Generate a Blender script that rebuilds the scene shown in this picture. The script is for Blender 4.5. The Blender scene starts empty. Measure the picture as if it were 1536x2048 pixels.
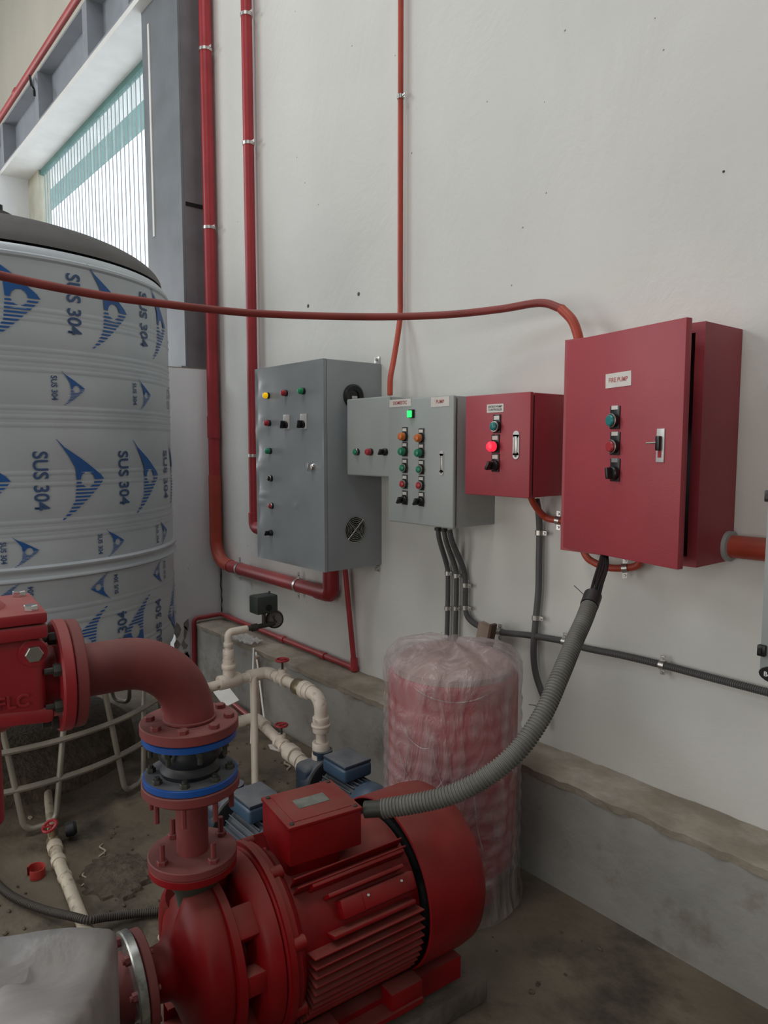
import bpy, bmesh, math, random
from mathutils import Vector, Matrix
random.seed(7)
R = math.radians
sc = bpy.context.scene
col = sc.collection
# ---------------------------------------------------------------- camera
FPX, HCAM, HZ, VX = 1440.0, 1.55, 892.0, -430.0
PITCH = math.atan((1024-HZ)/FPX)
YAW = math.atan((768-VX)*math.cos(PITCH)/FPX)
FW = Vector((-math.cos(YAW), math.sin(YAW), 0)); RT = Vector((math.sin(YAW), math.cos(YAW), 0)); ZUP = Vector((0, 0, 1))
CF = FW*math.cos(PITCH)-ZUP*math.sin(PITCH); CU = ZUP*math.cos(PITCH)+FW*math.sin(PITCH)
CAM = Vector((4.365, -2.2, HCAM))
cd = bpy.data.cameras.new('camera'); cam = bpy.data.objects.new('camera', cd); col.objects.link(cam)
cd.sensor_fit = 'HORIZONTAL'; cd.sensor_width = 36; cd.lens = 36*FPX/1536; cd.clip_start = .02; cd.clip_end = 100
m = Matrix((RT, CU, -CF)).transposed().to_4x4(); m.translation = CAM; cam.matrix_world = m
sc.camera = cam
# ---------------------------------------------------------------- world and light
w = bpy.data.worlds.new('World'); sc.world = w; w.use_nodes = True
bg = w.node_tree.nodes['Background']; bg.inputs[0].default_value = (.86, .93, 1, 1); bg.inputs[1].default_value = 2.0
def area(name, loc, target, sx, sy, power, colr):
    l = bpy.data.lights.new(name, 'AREA'); l.shape = 'RECTANGLE'; l.size = sx; l.size_y = sy; l.energy = power; l.color = colr
    o = bpy.data.objects.new(name, l); col.objects.link(o); o.location = loc
    o.rotation_euler = (Vector(target)-Vector(loc)).to_track_quat('-Z', 'Y').to_euler(); return o
# daylight through the left and rear doors; the other area lights are added fills
area('door_daylight', (-6.8, -3.2, 2.6), (3, -.4, 1.6), 3.4, 3.4, 105, (.96, .97, 1))
area('rear_door_daylight', (-.6, -6.8, 1.7), (.9, 0, 1.2), 3.6, 3.2, 80, (1, .98, .95))
area('right_high_fill', (7.5, -5, 6.5), (0, 0, 1.2), 3.0, 2, 36, (.92, .96, 1))  # added fill from the right, no window known there
area('left_high_fill', (-4, -6.8, 5.8), (1, 0, 1.5), 3, 2, 165, (.90, .96, 1))  # added high fill that clears the tank, no known opening
area('low_rear_fill', (4.5, -6.8, 1.8), (1, 0, 1.2), 3, 2.6, 60, (1, .97, .92))  # added low fill for the wall, no door known here
area('corner_top_fill', (.9, -1.2, 7.6), (.9, -1.0, 0), 1.5, 1.5, 50, (.93, .97, 1))  # added overhead fill to brighten the corner, no roof opening known
area('hall_top_fill', (3, -4, 7.8), (3, -4, 0), 2, 2, 80, (1, .98, .94))  # added fill above the hall, source not known
sc.view_settings.view_transform = 'Standard'; sc.view_settings.look = 'None'; sc.view_settings.exposure = 0.27; sc.view_settings.gamma = 1.0
sc.view_settings.use_curve_mapping = False

# ---------------------------------------------------------------- measuring helpers (point on a real plane)
def ray(x, y): return CF+RT*((x-768)/FPX)-CU*((y-1024)/FPX)
def on(ax, v, x, y):
    r = ray(x, y); return CAM+r*((v-CAM[ax])/r[ax])
def PX(x, y, v): return on(0, v, x, y)
def PY(x, y, v): return on(1, v, x, y)
def PZ(x, y, v): return on(2, v, x, y)
def PD(x, y, d): return CAM+ray(x, y)*d

# ---------------------------------------------------------------- materials
def mat(name, c, rough=.5, metal=0., var=.12, scale=6., bump=.0, bscale=40., dust=0., dustc=(.20, .17, .14), spec=.5, coat=0., emit=None, c2=None, c2amt=.5, c2scale=3., trans=0., d0=.15):
    M = bpy.data.materials.new(name); M.use_nodes = True; nt = M.node_tree; N = nt.nodes; L = nt.links
    b = N['Principled BSDF']; b.inputs['Roughness'].default_value = rough; b.inputs['Metallic'].default_value = metal
    b.inputs['Specular IOR Level'].default_value = spec; b.inputs['Coat Weight'].default_value = coat
    tc = N.new('ShaderNodeTexCoord'); geo = N.new('ShaderNodeNewGeometry')
    n1 = N.new('ShaderNodeTexNoise'); n1.inputs['Scale'].default_value = scale; n1.inputs['Detail'].default_value = 5; L.new(geo.outputs['Position'], n1.inputs['Vector'])
    r1 = N.new('ShaderNodeMapRange'); L.new(n1.outputs['Fac'], r1.inputs[0]); r1.inputs[1].default_value = .3; r1.inputs[2].default_value = .7
    r1.inputs[3].default_value = 1-var; r1.inputs[4].default_value = 1+var
    mx = N.new('ShaderNodeVectorMath'); mx.operation = 'SCALE'; L.new(r1.outputs[0], mx.inputs['Scale'])
    last = None
    if c2:
        n2 = N.new('ShaderNodeTexNoise'); n2.inputs['Scale'].default_value = c2scale; n2.inputs['Detail'].default_value = 8; n2.inputs['Roughness'].default_value = .65; L.new(geo.outputs['Position'], n2.inputs['Vector'])
        r2 = N.new('ShaderNodeMapRange'); L.new(n2.outputs['Fac'], r2.inputs[0]); r2.inputs[1].default_value = .62-.25*c2amt; r2.inputs[2].default_value = .72-.1*c2amt
        m2 = N.new('ShaderNodeMixRGB'); m2.inputs[1].default_value = (*c, 1); m2.inputs[2].default_value = (*c2, 1); L.new(r2.outputs[0], m2.inputs[0]); L.new(m2.outputs[0], mx.inputs[0])
    else: mx.inputs[0].default_value = c
    last = mx.outputs[0]
    if dust:
        sp = N.new('ShaderNodeSeparateXYZ'); L.new(geo.outputs['Normal'], sp.inputs[0])
        rd = N.new('ShaderNodeMapRange'); L.new(sp.outputs[2], rd.inputs[0]); rd.inputs[1].default_value = d0; rd.inputs[2].default_value = 1; rd.inputs[4].default_value = dust
        nd = N.new('ShaderNodeTexNoise'); nd.inputs['Scale'].default_value = 14; nd.inputs['Detail'].default_value = 6; L.new(geo.outputs['Position'], nd.inputs['Vector'])
        md = N.new('ShaderNodeMath'); md.operation = 'MULTIPLY'; L.new(rd.outputs[0], md.inputs[0])
        rn = N.new('ShaderNodeMapRange'); L.new(nd.outputs['Fac'], rn.inputs[0]); rn.inputs[1].default_value = .3; rn.inputs[2].default_value = .6; rn.inputs[3].default_value = .55; L.new(rn.outputs[0], md.inputs[1])
        mm = N.new('ShaderNodeMixRGB'); L.new(md.outputs[0], mm.inputs[0]); L.new(last, mm.inputs[1]); mm.inputs[2].default_value = (*dustc, 1); last = mm.outputs[0]
        ra = N.new('ShaderNodeMath'); ra.operation = 'MULTIPLY_ADD'; L.new(md.outputs[0], ra.inputs[0]); ra.inputs[1].default_value = .5; ra.inputs[2].default_value = rough; ra.use_clamp = True; L.new(ra.outputs[0], b.inputs['Roughness'])
    L.new(last, b.inputs['Base Color'])
    if bump:
        nb = N.new('ShaderNodeTexNoise'); nb.inputs['Scale'].default_value = bscale; nb.inputs['Detail'].default_value = 6; L.new(geo.outputs['Position'], nb.inputs['Vector'])
        bp = N.new('ShaderNodeBump'); bp.inputs['Strength'].default_value = bump; bp.inputs['Distance'].default_value = .01; L.new(nb.outputs['Fac'], bp.inputs['Height']); L.new(bp.outputs[0], b.inputs['Normal'])
    if emit: b.inputs['Emission Color'].default_value = (*emit[:3], 1); b.inputs['Emission Strength'].default_value = emit[3]
    if trans: b.inputs['Transmission Weight'].default_value = trans
    return M
def node(N, t, **k):
    n = N.new(t)
    for a, v in k.items(): n.inputs[a].default_value = v
    return n
def wall_mat(name, c, lo=None, bump=.2, seams=True):
    """painted plaster: faint blotches, trowel relief, pocks and hairline scratches"""
    M = mat(name, c, rough=.75, var=.05, scale=1.3, spec=.25); nt = M.node_tree; N = nt.nodes; L = nt.links; b = N['Principled BSDF']
    geo = N.new('ShaderNodeNewGeometry')
    mp = N.new('ShaderNodeMapping'); mp.inputs['Scale'].default_value = (1, 1, .45); mp.inputs['Rotation'].default_value = (0, .5, 0); L.new(geo.outputs['Position'], mp.inputs['Vector'])
    n = node(N, 'ShaderNodeTexNoise', Scale=2.2, Detail=8., Roughness=.6, Distortion=1.2); L.new(mp.outputs[0], n.inputs['Vector'])
    n2 = node(N, 'ShaderNodeTexNoise', Scale=26., Detail=4.); L.new(geo.outputs['Position'], n2.inputs['Vector'])
    ad = N.new('ShaderNodeMath'); ad.operation = 'MULTIPLY_ADD'; ad.inputs[1].default_value = .10; L.new(n2.outputs['Fac'], ad.inputs[0]); L.new(n.outputs['Fac'], ad.inputs[2])
    bp = N.new('ShaderNodeBump'); bp.inputs['Strength'].default_value = bump; bp.inputs['Distance'].default_value = .05; L.new(ad.outputs[0], bp.inputs['Height']); L.new(bp.outputs[0], b.inputs['Normal'])
    # small dark chips in the paint
    v = node(N, 'ShaderNodeTexVoronoi', Scale=9., Randomness=1.); L.new(geo.outputs['Position'], v.inputs['Vector'])
    n3 = node(N, 'ShaderNodeTexNoise', Scale=35., Detail=2.); L.new(geo.outputs['Position'], n3.inputs['Vector'])
    s = N.new('ShaderNodeMath'); s.operation = 'MULTIPLY_ADD'; s.inputs[1].default_value = .06; L.new(n3.outputs['Fac'], s.inputs[0]); L.new(v.outputs['Distance'], s.inputs[2])
    rr = N.new('ShaderNodeMapRange'); rr.inputs[1].default_value = .058; rr.inputs[2].default_value = .064; rr.inputs[3].default_value = .75; rr.inputs[4].default_value = 0; L.new(s.outputs[0], rr.inputs[0])
    src = b.inputs['Base Color'].links[0].from_socket
    mm = N.new('ShaderNodeMixRGB'); L.new(rr.outputs[0], mm.inputs[0]); L.new(src, mm.inputs[1]); mm.inputs[2].default_value = (.16, .14, .12, 1); L.new(mm.outputs[0], b.inputs['Base Color'])
    return M
M = {}
M['wall'] = wall_mat('wall_plaster', (.69, .69, .655))
M['pier'] = wall_mat('pier_plaster', (.84, .85, .87), bump=.15)
M['beige'] = wall_mat('upper_plaster', (.60, .56, .47), bump=.3)
M['plinth'] = mat('plinth_paint', (.33, .32, .295), rough=.85, var=.18, scale=3, bump=.5, bscale=12, c2=(.22, .19, .15), c2amt=.35, c2scale=5)
M['ledge'] = mat('ledge_cement', (.33, .285, .225), rough=.9, var=.22, scale=7, bump=.6, bscale=30, c2=(.44, .40, .35), c2amt=.6, c2scale=4)
M['floor'] = mat('dirty_concrete', (.15, .122, .087), rough=.9, var=.3, scale=2.5, bump=.6, bscale=22, c2=(.042, .034, .025), c2amt=.55, c2scale=2.6)
M['shade'] = mat('unpainted_render', (.20, .19, .17), rough=.9)
M['ceil'] = mat('ceiling_sheet', (.28, .28, .28), rough=.7)
M['redpipe'] = mat('red_painted_pipe', (.36, .028, .035), rough=.42, var=.15, dust=.25, dustc=(.45, .30, .27))
M['orange'] = mat('orange_red_conduit', (.42, .055, .028), rough=.45, var=.2, dust=.2, dustc=(.4, .3, .25))
M['darkconduit'] = mat('dull_red_conduit', (.24, .035, .028), rough=.5, var=.2, dust=.35, dustc=(.30, .12, .10))
M['clamp'] = mat('galvanised_clamp', (.62, .61, .58), rough=.35, metal=.9, var=.2)
M['steel'] = mat('grey_steel_paint', (.17, .185, .20), rough=.5, var=.1)
M['steeldark'] = mat('dark_grey_steel_paint', (.17, .165, .175), rough=.55, var=.15)
M['steelbeam'] = mat('beam_steel_paint', (.30, .32, .35), rough=.5, var=.08)
M['lintel'] = mat('lintel_white', (.78, .77, .74), rough=.7, var=.05, bump=.15, bscale=10)
M['tank'] = mat('stainless_film', (.485, .53, .565), rough=.42, metal=.2, var=.05, scale=4, bump=.05, bscale=9)
M['dome'] = mat('dusty_stainless', (.12, .118, .115), rough=.6, metal=.2, var=.12, dust=.6, dustc=(.115, .11, .105))
M['tankblue'] = mat('blue_print', (.015, .10, .33), rough=.45, var=.1)
M['tankink'] = mat('blue_ink_text', (.04, .085, .19), rough=.5, var=.1)
M['tube'] = mat('stand_tube_steel', (.34, .32, .27), rough=.4, metal=.5, var=.25, dust=.3)
M['graycab'] = mat('dark_grey_powder_coat', (.285, .312, .33), rough=.36, var=.06, coat=.15)
M['midcab'] = mat('light_grey_powder_coat', (.37, .40, .395), rough=.45, var=.04, bump=.05, bscale=160)
M['redcab'] = mat('red_powder_coat', (.37, .050, .066), rough=.48, var=.05, bump=.06, bscale=200, dust=.15, dustc=(.35, .2, .18))
M['black'] = mat('black_plastic', (.012, .012, .013), rough=.35)
M['rubber'] = mat('black_rubber', (.012, .014, .018), rough=.5, var=.3, dust=.12)
M['chrome'] = mat('chrome', (.75, .75, .74), rough=.15, metal=1, var=.05)
M['nickel'] = mat('dull_nickel', (.45, .45, .42), rough=.35, metal=.9, var=.1)
M['silver'] = mat('silver_label', (.62, .62, .61), rough=.4, metal=.2, var=.05)
M['bgreen'] = mat('green_button', (.015, .22, .12), rough=.3); M['bteal'] = mat('teal_button', (.02, .20, .20), rough=.3)
M['bred'] = mat('red_button', (.40, .03, .04), rough=.3); M['borange'] = mat('orange_lens', (.62, .16, .03), rough=.3)
M['byellow'] = mat('yellow_lamp', (.85, .50, .01), rough=.3, emit=(1, .6, 0, .35))
M['litred'] = mat('lit_red_lamp', (.8, .03, .05), rough=.3, emit=(1, .02, .05, 1.0))
M['litgreen'] = mat('lit_green_lamp', (.05, .7, .2), rough=.3, emit=(.02, 1, .18, .8))
M['dgreen'] = mat('dim_green_lamp', (.02, .32, .12), rough=.3)
M['paper'] = mat('white_sticker', (.72, .68, .64), rough=.6, var=.06, scale=30)
M['ptext'] = mat('red_sticker_text', (.45, .10, .10), rough=.6); M['ktext'] = mat('dark_sticker_text', (.09, .09, .09), rough=.6); M['wtext'] = mat('white_text', (.8, .8, .8), rough=.6)
M['flex'] = mat('grey_flexible_conduit', (.145, .142, .128), rough=.55, var=.2, scale=20, dust=.35, dustc=(.22, .20, .16))
M['gflex'] = mat('dark_grey_conduit', (.10, .10, .10), rough=.5, var=.15, dust=.2)
M['bflex'] = mat('black_floor_conduit', (.035, .030, .026), rough=.6, var=.2, dust=.25)
M['cable'] = mat('black_cable', (.010, .011, .011), rough=.4)
M['pumpred'] = mat('red_pump_enamel', (.215, .003, .006), rough=.42, var=.18, scale=9, dust=.62, dustc=(.20, .085, .066), spec=.28, d0=.38)
M['oxide'] = mat('red_oxide_paint', (.19, .035, .034), rough=.55, var=.2, scale=8, dust=.4, dustc=(.22, .13, .11))
M['valvered'] = mat('red_valve_enamel', (.34, .018, .028), rough=.45, var=.12, dust=.6, dustc=(.34, .17, .15))
M['blue'] = mat('blue_flange_rim', (.006, .075, .33), rough=.4, var=.1)
M['flangetop'] = mat('dusty_blue_flange_face', (.085, .105, .14), rough=.6, var=.25, scale=20, dust=.6, dustc=(.16, .15, .14))
M['boltdark'] = mat('dark_bolt', (.05, .05, .042), rough=.55, metal=.4, var=.3)
M['pvc'] = mat('cream_pvc', (.72, .64, .55), rough=.4, var=.12, dust=.4, dustc=(.42, .36, .28), c2=(.30, .24, .18), c2amt=.15, c2scale=18)
M['pvcdirty'] = mat('muddy_pvc', (.58, .51, .40), rough=.5, var=.15, dust=.2, c2=(.22, .16, .10), c2amt=.4, c2scale=22)
M['brass'] = mat('brass_fitting', (.33, .26, .17), rough=.4, metal=.7, var=.2)
M['wheel'] = mat('red_handwheel', (.33, .02, .03), rough=.4)
M['pumpblue'] = mat('dusty_blue_enamel', (.026, .045, .075), rough=.45, var=.2, dust=.75, dustc=(.20, .20, .20))
M['pumplblue'] = mat('bright_blue_plastic', (.045, .09, .15), rough=.35, var=.15, dust=.2)
M['wrapred'] = mat('red_tank_enamel', (.42, .03, .05), rough=.4, var=.1)
M['wood'] = mat('plywood', (.30, .23, .18), rough=.75, var=.25, scale=15); M['woodedge'] = mat('plywood_edge', (.10, .06, .04), rough=.8)
M['plate'] = mat('dull_nameplate', (.20, .21, .18), rough=.45, metal=.3, var=.25, scale=40)
M['dark'] = mat('dark_void', (.004, .004, .004), rough=.9)
M['debris'] = mat('straw_debris', (.45, .38, .28), rough=.8); M['soil'] = mat('loose_soil', (.09, .07, .05), rough=.95, var=.4, scale=30, bump=1, bscale=60)
M['concrete'] = mat('footing_concrete', (.13, .105, .085), rough=.95, var=.3, scale=9, bump=.8, bscale=25)
M['facade'] = mat('facade_tile', (.50, .48, .38), rough=.6)
M['eave'] = mat('outside_canopy', (.10, .22, .20), rough=.6)
M['glassy'] = mat('gauge_face', (.12, .12, .115), rough=.15, var=.1)
def film_mat(name, c, opacity, rough=.25, scale=9., bump=.6, stretch=(1, 1, .4)):
    Mx = bpy.data.materials.new(name); Mx.use_nodes = True; nt = Mx.node_tree; N = nt.nodes; L = nt.links
    b = N['Principled BSDF']; b.inputs['Base Color'].default_value = (*c, 1); b.inputs['Roughness'].default_value = rough
    tr = N.new('ShaderNodeBsdfTransparent'); mix = N.new('ShaderNodeMixShader'); out = N['Material Output']
    geo = N.new('ShaderNodeNewGeometry'); mp = N.new('ShaderNodeMapping'); mp.inputs['Scale'].default_value = stretch; mp.inputs['Rotation'].default_value = (.4, .3, 0); L.new(geo.outputs['Position'], mp.inputs['Vector'])
    n = node(N, 'ShaderNodeTexNoise', Scale=scale, Detail=4., Distortion=2.0); L.new(mp.outputs[0], n.inputs['Vector'])
    bp = N.new('ShaderNodeBump'); bp.inputs['Strength'].default_value = bump; bp.inputs['Distance'].default_value = .03; L.new(n.outputs['Fac'], bp.inputs['Height']); L.new(bp.outputs[0], b.inputs['Normal'])
    rr = N.new('ShaderNodeMapRange'); rr.inputs[1].default_value = .35; rr.inputs[2].default_value = .7; rr.inputs[3].default_value = opacity-.12; rr.inputs[4].default_value = min(1, opacity+.22); L.new(n.outputs['Fac'], rr.inputs[0])
    L.new(rr.outputs[0], mix.inputs[0]); L.new(tr.outputs[0], mix.inputs[1]); L.new(b.outputs[0], mix.inputs[2]); L.new(mix.outputs[0], out.inputs['Surface'])
    return Mx
M['film'] = film_mat('clear_plastic_film', (.52, .45, .44), .36, rough=.22, scale=8, bump=.7, stretch=(1.2, 1.2, .45))
M['sheet'] = film_mat('milky_plastic_sheet', (.40, .385, .375), .86, rough=.45, scale=3.5, bump=.5, stretch=(1, 1, .7))
M['strip'] = film_mat('green_translucent_strip', (.40, .62, .58), .32, rough=.2, scale=3, bump=.0)

# ---------------------------------------------------------------- mesh building
class MB:
    def __init__(s): s.bm = bmesh.new()
    def _bev(s, geom_verts, bev, seg=2):
        es = list({e for v in geom_verts for e in v.link_edges})
        bmesh.ops.bevel(s.bm, geom=es, offset=bev, segments=seg, affect='EDGES', profile=.5)
    def box(s, c, size, rot=None, bev=0, seg=2):
        Mt = Matrix.Translation(Vector(c)) @ (rot.to_4x4() if rot else Matrix()) @ Matrix.Diagonal((*size, 1))
        r = bmesh.ops.create_cube(s.bm, size=1, matrix=Mt)
        if bev: s._bev(r['verts'], bev, seg)
        return s
    def bb(s, x0, x1, y0, y1, z0, z1, bev=0, seg=2): return s.box(((x0+x1)/2, (y0+y1)/2, (z0+z1)/2), (abs(x1-x0), abs(y1-y0), abs(z1-z0)), bev=bev, seg=seg)
    def lathe(s, o, d, prof, seg=32, cap=True, a0=0., a1=2*math.pi):
        o = Vector(o); d = Vector(d).normalized(); q = d.to_track_quat('Z', 'Y').to_matrix()
        full = abs(a1-a0-2*math.pi) < 1e-6; n = seg if full else seg+1; rings = []
        for r, h in prof:
            if r < 1e-6: rings.append([s.bm.verts.new(o+d*h)]); continue
            rings.append([s.bm.verts.new(o+q @ Vector((r*math.cos(a0+(a1-a0)*i/seg), r*math.sin(a0+(a1-a0)*i/seg), h))) for i in range(n)])
        for A, B in zip(rings, rings[1:]):
            for i in range(n if full else n-1):
                j = (i+1) % n
                if len(A) == 1 and len(B) == 1: continue
                if len(A) == 1: s.bm.faces.new((A[0], B[j], B[i]))
                elif len(B) == 1: s.bm.faces.new((A[i], A[j], B[0]))
                else: s.bm.faces.new((A[i], A[j], B[j], B[i]))
        if cap and full:
            if len(rings[0]) > 2: s.bm.faces.new(rings[0][::-1])
            if len(rings[-1]) > 2: s.bm.faces.new(rings[-1])
        return s
    def cyl(s, p0, p1, r, r1=None, seg=20):
        p0 = Vector(p0); d = Vector(p1)-p0; return s.lathe(p0, d, [(r, 0), (r if r1 is None else r1, d.length)], seg)
    def tube(s, pts, r, seg=14, cap=True, closed=False):
        pts = [Vector(p) for p in pts]; n = len(pts); rad = r if callable(r) else (lambda i: r)
        t0 = (pts[1]-pts[0]).normalized(); up = Vector((0, 0, 1)) if abs(t0.z) < .9 else Vector((1, 0, 0)); nrm = (up-t0*up.dot(t0)).normalized(); rings = []
        for i, p in enumerate(pts):
            t = (pts[min(i+1, n-1)]-pts[max(i-1, 0)]).normalized() if not closed else (pts[(i+1) % n]-pts[i-1]).normalized()
            nrm = (nrm-t*nrm.dot(t)).normalized(); b = t.cross(nrm)
            rings.append([s.bm.verts.new(p+(nrm*math.cos(2*math.pi*k/seg)+b*math.sin(2*math.pi*k/seg))*rad(i)) for k in range(seg)])
        for a in range(n if closed else n-1):
            A, B = rings[a], rings[(a+1) % n]
            for k in range(seg): s.bm.faces.new((A[k], A[(k+1) % seg], B[(k+1) % seg], B[k]))
        if cap and not closed: s.bm.faces.new(rings[0][::-1]); s.bm.faces.new(rings[-1])
        return s
    def torus(s, c, d, Rr, r, seg=32, k=8):
        q = Vector(d).normalized().to_track_quat('Z', 'Y').to_matrix(); c = Vector(c)
        return s.tube([c+q @ Vector((Rr*math.cos(2*math.pi*i/seg), Rr*math.sin(2*math.pi*i/seg), 0)) for i in range(seg)], r, k, closed=True)
    def prism(s, poly, Mt, h):
        """poly in local xy extruded along local z by h"""
        a = [s.bm.verts.new(Mt @ Vector((x, y, 0))) for x, y in poly]; b = [s.bm.verts.new(Mt @ Vector((x, y, h))) for x, y in poly]; n = len(poly)
        s.bm.faces.new(a[::-1]); s.bm.faces.new(b)
        for i in range(n): s.bm.faces.new((a[i], a[(i+1) % n], b[(i+1) % n], b[i]))
        return s
    def face(s, pts): s.bm.faces.new([s.bm.verts.new(Vector(p)) for p in pts]); return s
    def build(s, name, m, parent=None, smooth=True, label=None, loc=None, T=None, kind=None, ang=38):
        if T is not None: bmesh.ops.transform(s.bm, matrix=T, verts=s.bm.verts)
        bmesh.ops.recalc_face_normals(s.bm, faces=s.bm.faces)
        W = ORG[parent.name] if parent else Vector(loc) if loc is not None else Vector((0, 0, 0))
        bmesh.ops.translate(s.bm, vec=-W, verts=s.bm.verts)
        me = bpy.data.meshes.new(name); s.bm.to_mesh(me); s.bm.free()
        if smooth:
            me.polygons.foreach_set('use_smooth', [True]*len(me.polygons)); me.set_sharp_from_angle(angle=R(ang))
        me.materials.append(M[m] if isinstance(m, str) else m)
        o = bpy.data.objects.new(name, me); col.objects.link(o)
        if parent: o.parent = parent
        elif loc is not None: o.location = W
        ORG[o.name] = W.copy()
        if label: o['label'] = label
        if kind: o['kind'] = kind
        return o
ORG = {}
def thing(name, label, cat, loc, group=None):
    o = bpy.data.objects.new(name, None); col.objects.link(o); o.location = loc; o.empty_display_size = .1
    o['label'] = label; o['category'] = cat
    if group: o['group'] = group
    ORG[o.name] = Vector(loc); return o
def tag(o, label, cat, group=None, kind=None):
    o['label'] = label; o['category'] = cat
    if group: o['group'] = group
    if kind: o['kind'] = kind
    return o
def struct(mb, name, m, label=None): return mb.build(name, m, kind='structure', smooth=False, label=label)
def spline(pts, n=8):
    pts = [Vector(p) for p in pts]; P = [pts[0]*2-pts[1]]+pts+[pts[-1]*2-pts[-2]]; out = []
    for i in range(1, len(P)-2):
        for k in range(n):
            t = k/n; a, b, c, d = P[i-1:i+3]
            out.append(.5*((2*b)+(c-a)*t+(2*a-5*b+4*c-d)*t*t+(3*b-a-3*c+d)*t**3))
    out.append(pts[-1]); return out
def arcpts(a, b, c, r, n=8):
    """round the corner b of a-b-c"""
    a, b, c = Vector(a), Vector(b), Vector(c); u = (a-b).normalized(); v = (c-b).normalized(); ang = u.angle(v); t = r/math.tan(ang/2)
    p, q = b+u*t, b+v*t; ce = b+(u+v).normalized()*(r/math.sin(ang/2)); out = []
    for i in range(n+1):
        s = i/n; w_ = (p-ce).slerp(q-ce, s) if False else None
        th = (math.pi-ang); e1 = (p-ce).normalized(); e2 = (q-ce)-(q-ce).dot(e1)*e1; e2.normalize()
        out.append(ce+(e1*math.cos(th*s)+e2*math.sin(th*s))*r)
    return out
def route(pts, r):
    pts = [Vector(p) for p in pts]; out = [pts[0]]
    for i in range(1, len(pts)-1): out += arcpts(pts[i-1], pts[i], pts[i+1], r)
    return out+[pts[-1]]
def resample(pts, step):
    pts = [Vector(p) for p in pts]; out = [pts[0]]; acc = 0
    for a, b in zip(pts, pts[1:]):
        L_ = (b-a).length; d = step-acc
        while d <= L_: out.append(a+(b-a)*(d/L_)); d += step
        acc = L_-(d-step)
    return out
def ribbed(mb, pts, r, pitch, amp, seg=16):
    P = resample(pts, pitch/4); return mb.tube(P, lambda i: r+(amp if i % 4 in (1, 2) else -amp), seg)
def text_mesh(txt, size, font_bold=False, depth=0.0, extrude=0.0):
    c = bpy.data.curves.new('t', 'FONT'); c.body = txt; c.size = size; c.align_x = 'CENTER'; c.align_y = 'CENTER'; c.extrude = extrude; c.offset = .018*size if font_bold else 0; c.resolution_u = 4
    o = bpy.data.objects.new('t', c); col.objects.link(o); dg = bpy.context.evaluated_depsgraph_get(); me = bpy.data.meshes.new_from_object(o.evaluated_get(dg))
    bpy.data.objects.remove(o); bpy.data.curves.remove(c); return me
def add_text(mb, txt, size, Mt, bold=True, sx=1.0):
    me = text_mesh(txt, size, bold); n0 = len(mb.bm.verts); mb.bm.from_mesh(me); mb.bm.verts.ensure_lookup_table()
    T = Mt @ Matrix.Diagonal((sx, 1, 1, 1))
    bmesh.ops.transform(mb.bm, matrix=T, verts=mb.bm.verts[n0:]); bpy.data.meshes.remove(me); return mb
def frame(o, x, y):
    x = Vector(x).normalized(); y = Vector(y).normalized(); z = x.cross(y); m_ = Matrix((x, y, z)).transposed().to_4x4(); m_.translation = Vector(o); return m_
def hexa(mb, c, d, r, h): return mb.lathe(c, d, [(r, 0), (r, h*.85), (r*.88, h)], 6)

# ================================================================ SETTING
YS = 0.2   # depth of the concrete ledge
struct(MB().bb(-9, 9, -9, 1.0, -.2, 0), 'floor', 'floor')
struct(MB().bb(0, 9, 0, .3, -.2, 8), 'wall_right', 'wall')
struct(MB().bb(-9, -4.35, -.33, .1, 0, 4.43), 'wall_far_left', 'pier')
pier = struct(MB().bb(-4.35, -.001, -.33, .1, 0, 2.04), 'wall_left', 'pier')
struct(MB().bb(-.35, -.002, -.328, -.002, 2.041, 2.046), 'trim_1', 'ledge')
struct(MB().bb(-9, 0, .0, .3, 5.35, 8), 'wall_upper', 'beige')
struct(MB().bb(-9, 0, -.27, .05, 4.42, 4.46), 'trim_2', 'lintel')
struct(MB().bb(-9, 0, .05, .3, 4.46, 5.36), 'trim_3', 'lintel')
struct(MB().bb(-5.2, -3.95, .0, .12, 2.0, 4.42), 'trim_4', 'facade')
struct(MB().bb(-9, .3, .305, .56, 4.5, 5.6), 'trim_5', 'eave')
# remaining shell behind and beside the camera
struct(MB().bb(-9.2, -9, -9, 1, 0, 8), 'wall_end', 'pier')
struct(MB().bb(9, 9.2, -9, 1, 0, 8), 'wall_near', 'shade')
struct(MB().bb(-9, 9, -9.2, -9, 0, 8), 'wall_rear', 'shade')
struct(MB().bb(-9.2, 9.2, -9.2, .3, 8, 8.2), 'ceiling', 'ceil')
# ledge along the wall: rough top slab on a painted face
def rough_slab(x0, x1, y0, y1, z, nx, amp):
    mb = MB(); rows = []
    for j, y in enumerate((y0-.004, y0+.03, (y0+y1)/2, y1)):
        rows.append([mb.bm.verts.new((x0+(x1-x0)*i/nx, y+(random.uniform(-amp, amp) if j == 0 else 0), z+random.uniform(-amp, amp)*.6-(amp if j == 0 else 0))) for i in range(nx+1)])
    low = [mb.bm.verts.new((v.co.x, v.co.y+.004, z-.03)) for v in rows[0]]
    for A, B in zip([low]+rows, rows):
        for i in range(nx): mb.bm.faces.new((A[i], A[i+1], B[i+1], B[i]))
    return mb
struct(MB().bb(0, 9, -YS, -.001, 0, .392), 'trim_6', 'plinth')
rough_slab(0, 9, -YS-.004, -.001, .402, 260, .005).build('trim_7', 'ledge', kind='structure')

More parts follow.
